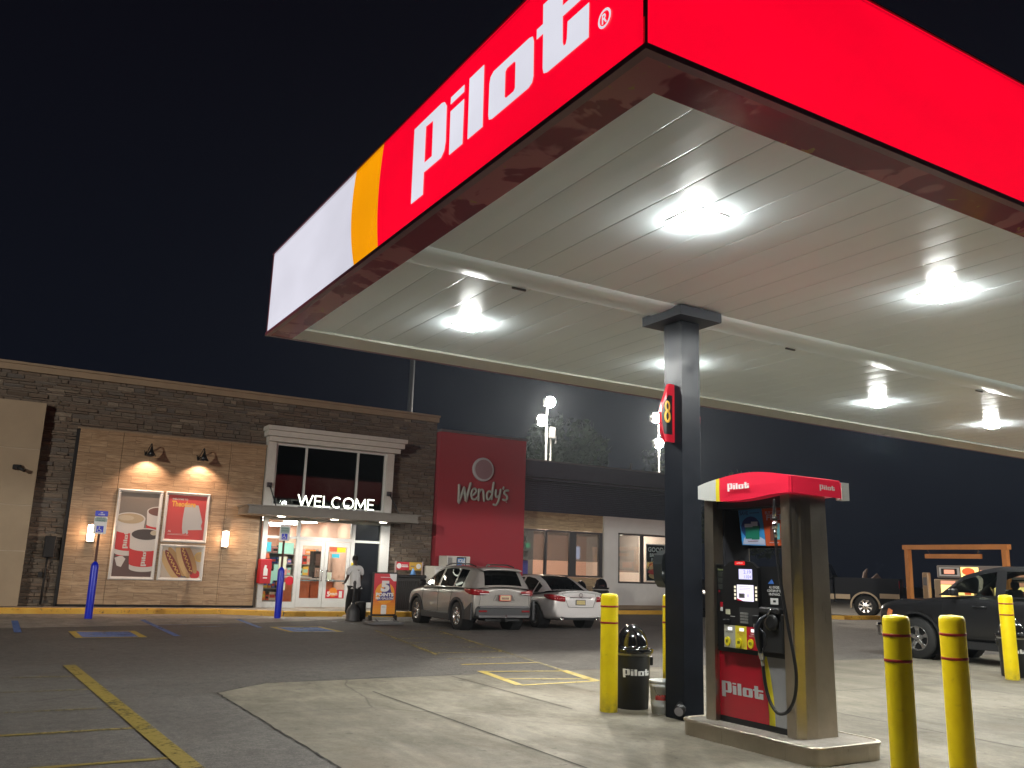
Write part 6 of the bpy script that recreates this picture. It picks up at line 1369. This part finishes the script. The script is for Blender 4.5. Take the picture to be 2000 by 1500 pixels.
light('menu_glow', 'AREA', (31.9,19.3,2.2), 0, (1,.75,.4)) if False else None
t = thing('drive_through_menu', 'lit drive-through menu board with food pictures behind the charcoal pickup', 'menu board', (32.1,19.2,0))
mb = MB().box(32.0,32.3,16.6,21.1,1.8,2.28,0,.03); mb.box(32.0,32.3,16.6,21.25,.6,1.76,1,.03); mb.box(32.1,32.25,17,17.2,0,.6); mb.box(32.1,32.25,20.6,20.8,0,.6); obj('cabinet', mb, [mat('menu_grey',(.22,.2,.19),.5), mat('menu_tan',(.3,.22,.14),.5)], t)
e1, e2, e3 = emat('menu_yellow', (1,.68,.22), 1.5), emat('menu_pink', (.85,.35,.22), .9), emat('menu_red', (.75,.12,.03), .9)
mb = MB(); f = LF(31.98,21.1,0)
mb.rect(.12,.95,1.88,2.2,f,0,3); mb.rect(.2,.85,1.93,2.16,f,.003,4); mb.rect(.32,.75,1.96,2.12,f,.006,1); mb.rect(1.0,1.7,1.86,2.22,f,0,0); mb.poly(ell(1.3,2.06,.25,.14),f,.003,2); mb.rect(1.75,2.3,1.9,2.12,f,0,1); mb.rect(2.35,2.95,1.95,2.22,f,0,2); mb.rect(3.0,3.9,1.9,2.2,f,0,1)
for k, a in enumerate((.15,.85,1.55,2.25,2.95,3.6)): mb.rect(a,a+.6,1.0,1.55,f,0,0); mb.rect(a,a+.6,1.57,1.7,f,0,1); mb.rect(a+.25,a+.5,1.2,1.4,f,.003,2)
obj('menu_panel', mb, [e1, e2, e3, whitev, blackm], t)
t = thing('speaker_post', 'short tan drive-through speaker post inside the orange frame', 'speaker post', (31,20.85,0)); obj('housing', MB().box(30.9,31.1,20.75,21.0,0,1.98,0,.03), mat('tan_metal',(.36,.25,.15),.35,.3), t); obj('grille', MB().box(30.88,30.9,20.8,20.95,1.5,1.8,0), greyp, t)
# trees beyond
leafm = mat('leaf', (.025,.045,.025), .7, var=.35, vscale=.6); barkm = mat('bark', (.07,.055,.04), .9)
rt_ = random.Random(21)
def tree(x, y, h, w, label, n=4500):
    t = thing('tree', label, 'tree', (x,y,0), 0, 'trees in the dark beyond the buildings')
    mb = MB(); mb.tube([(x,y,0),(x+.1,y,h*.3),(x-.1,y+.1,h*.6),(x,y,h*.85)], [.28,.22,.14,.05], 8)
    for k in range(7):
        a = rt_.uniform(0,6.28); z_ = h*rt_.uniform(.3,.7); mb.tube([(x,y,z_),(x+math.cos(a)*w*.4,y+math.sin(a)*w*.4,z_+h*.12),(x+math.cos(a)*w*.75,y+math.sin(a)*w*.75,z_+h*.2)], [.1,.06,.02], 6)
    obj('trunk', mb, barkm, t)
    mb = MB(); blobs = [(x+rt_.uniform(-1,1)*w*.65,y+rt_.uniform(-1,1)*w*.5,h*rt_.uniform(.38,.93),rt_.uniform(.22,.42)*w) for _ in range(20)]
    for k in range(n):
        bx, by, bz, br = rt_.choice(blobs); d = Vector((rt_.gauss(0,1),rt_.gauss(0,1),rt_.gauss(0,1))).normalized()*br*rt_.uniform(.55,1.08); c = Vector((bx,by,bz))+d
        u = Vector((rt_.gauss(0,1),rt_.gauss(0,1),rt_.gauss(0,1))).normalized(); v = u.orthogonal().normalized(); s = rt_.uniform(.16,.34)
        mb.add([c-u*s,c+v*s*.5,c+u*s,c-v*s*.5], [(0,1,2,3)])
    obj('crown', mb, leafm, t)
tree(30,50,11,3.6,'broad dark tree behind the restaurant roof between the two floodlight poles')
tree(36,53,12.5,4,'dark tree behind the right floodlight pole')
tree(24.5,54,9.5,3.4,'low dark tree behind the left floodlight pole')
tree(44,55,12,4.5,'dark tree beyond the fuel pump in the night')
tree(53,52,10,4,'dark tree far behind the orange height frame')

# ------------------------------------------------------------------ scattering volume added for the glow round the lamps
hz = obj('glare_volume', MB().box(-161,261,-121,261,-1,18), greyp); hz['kind'] = 'stuff'
hm = bpy.data.materials.new('glare_scatter'); hm.use_nodes = True; ht = hm.node_tree; ht.nodes.remove(ht.nodes['Principled BSDF'])
hv = ht.nodes.new('ShaderNodeVolumePrincipled'); hv.inputs['Color'].default_value = (.72,.84,1,1); hv.inputs['Density'].default_value = .00022; hv.inputs['Anisotropy'].default_value = .75
ht.links.new(hv.outputs[0], ht.nodes['Material Output'].inputs['Volume']); hz.data.materials[0] = hm
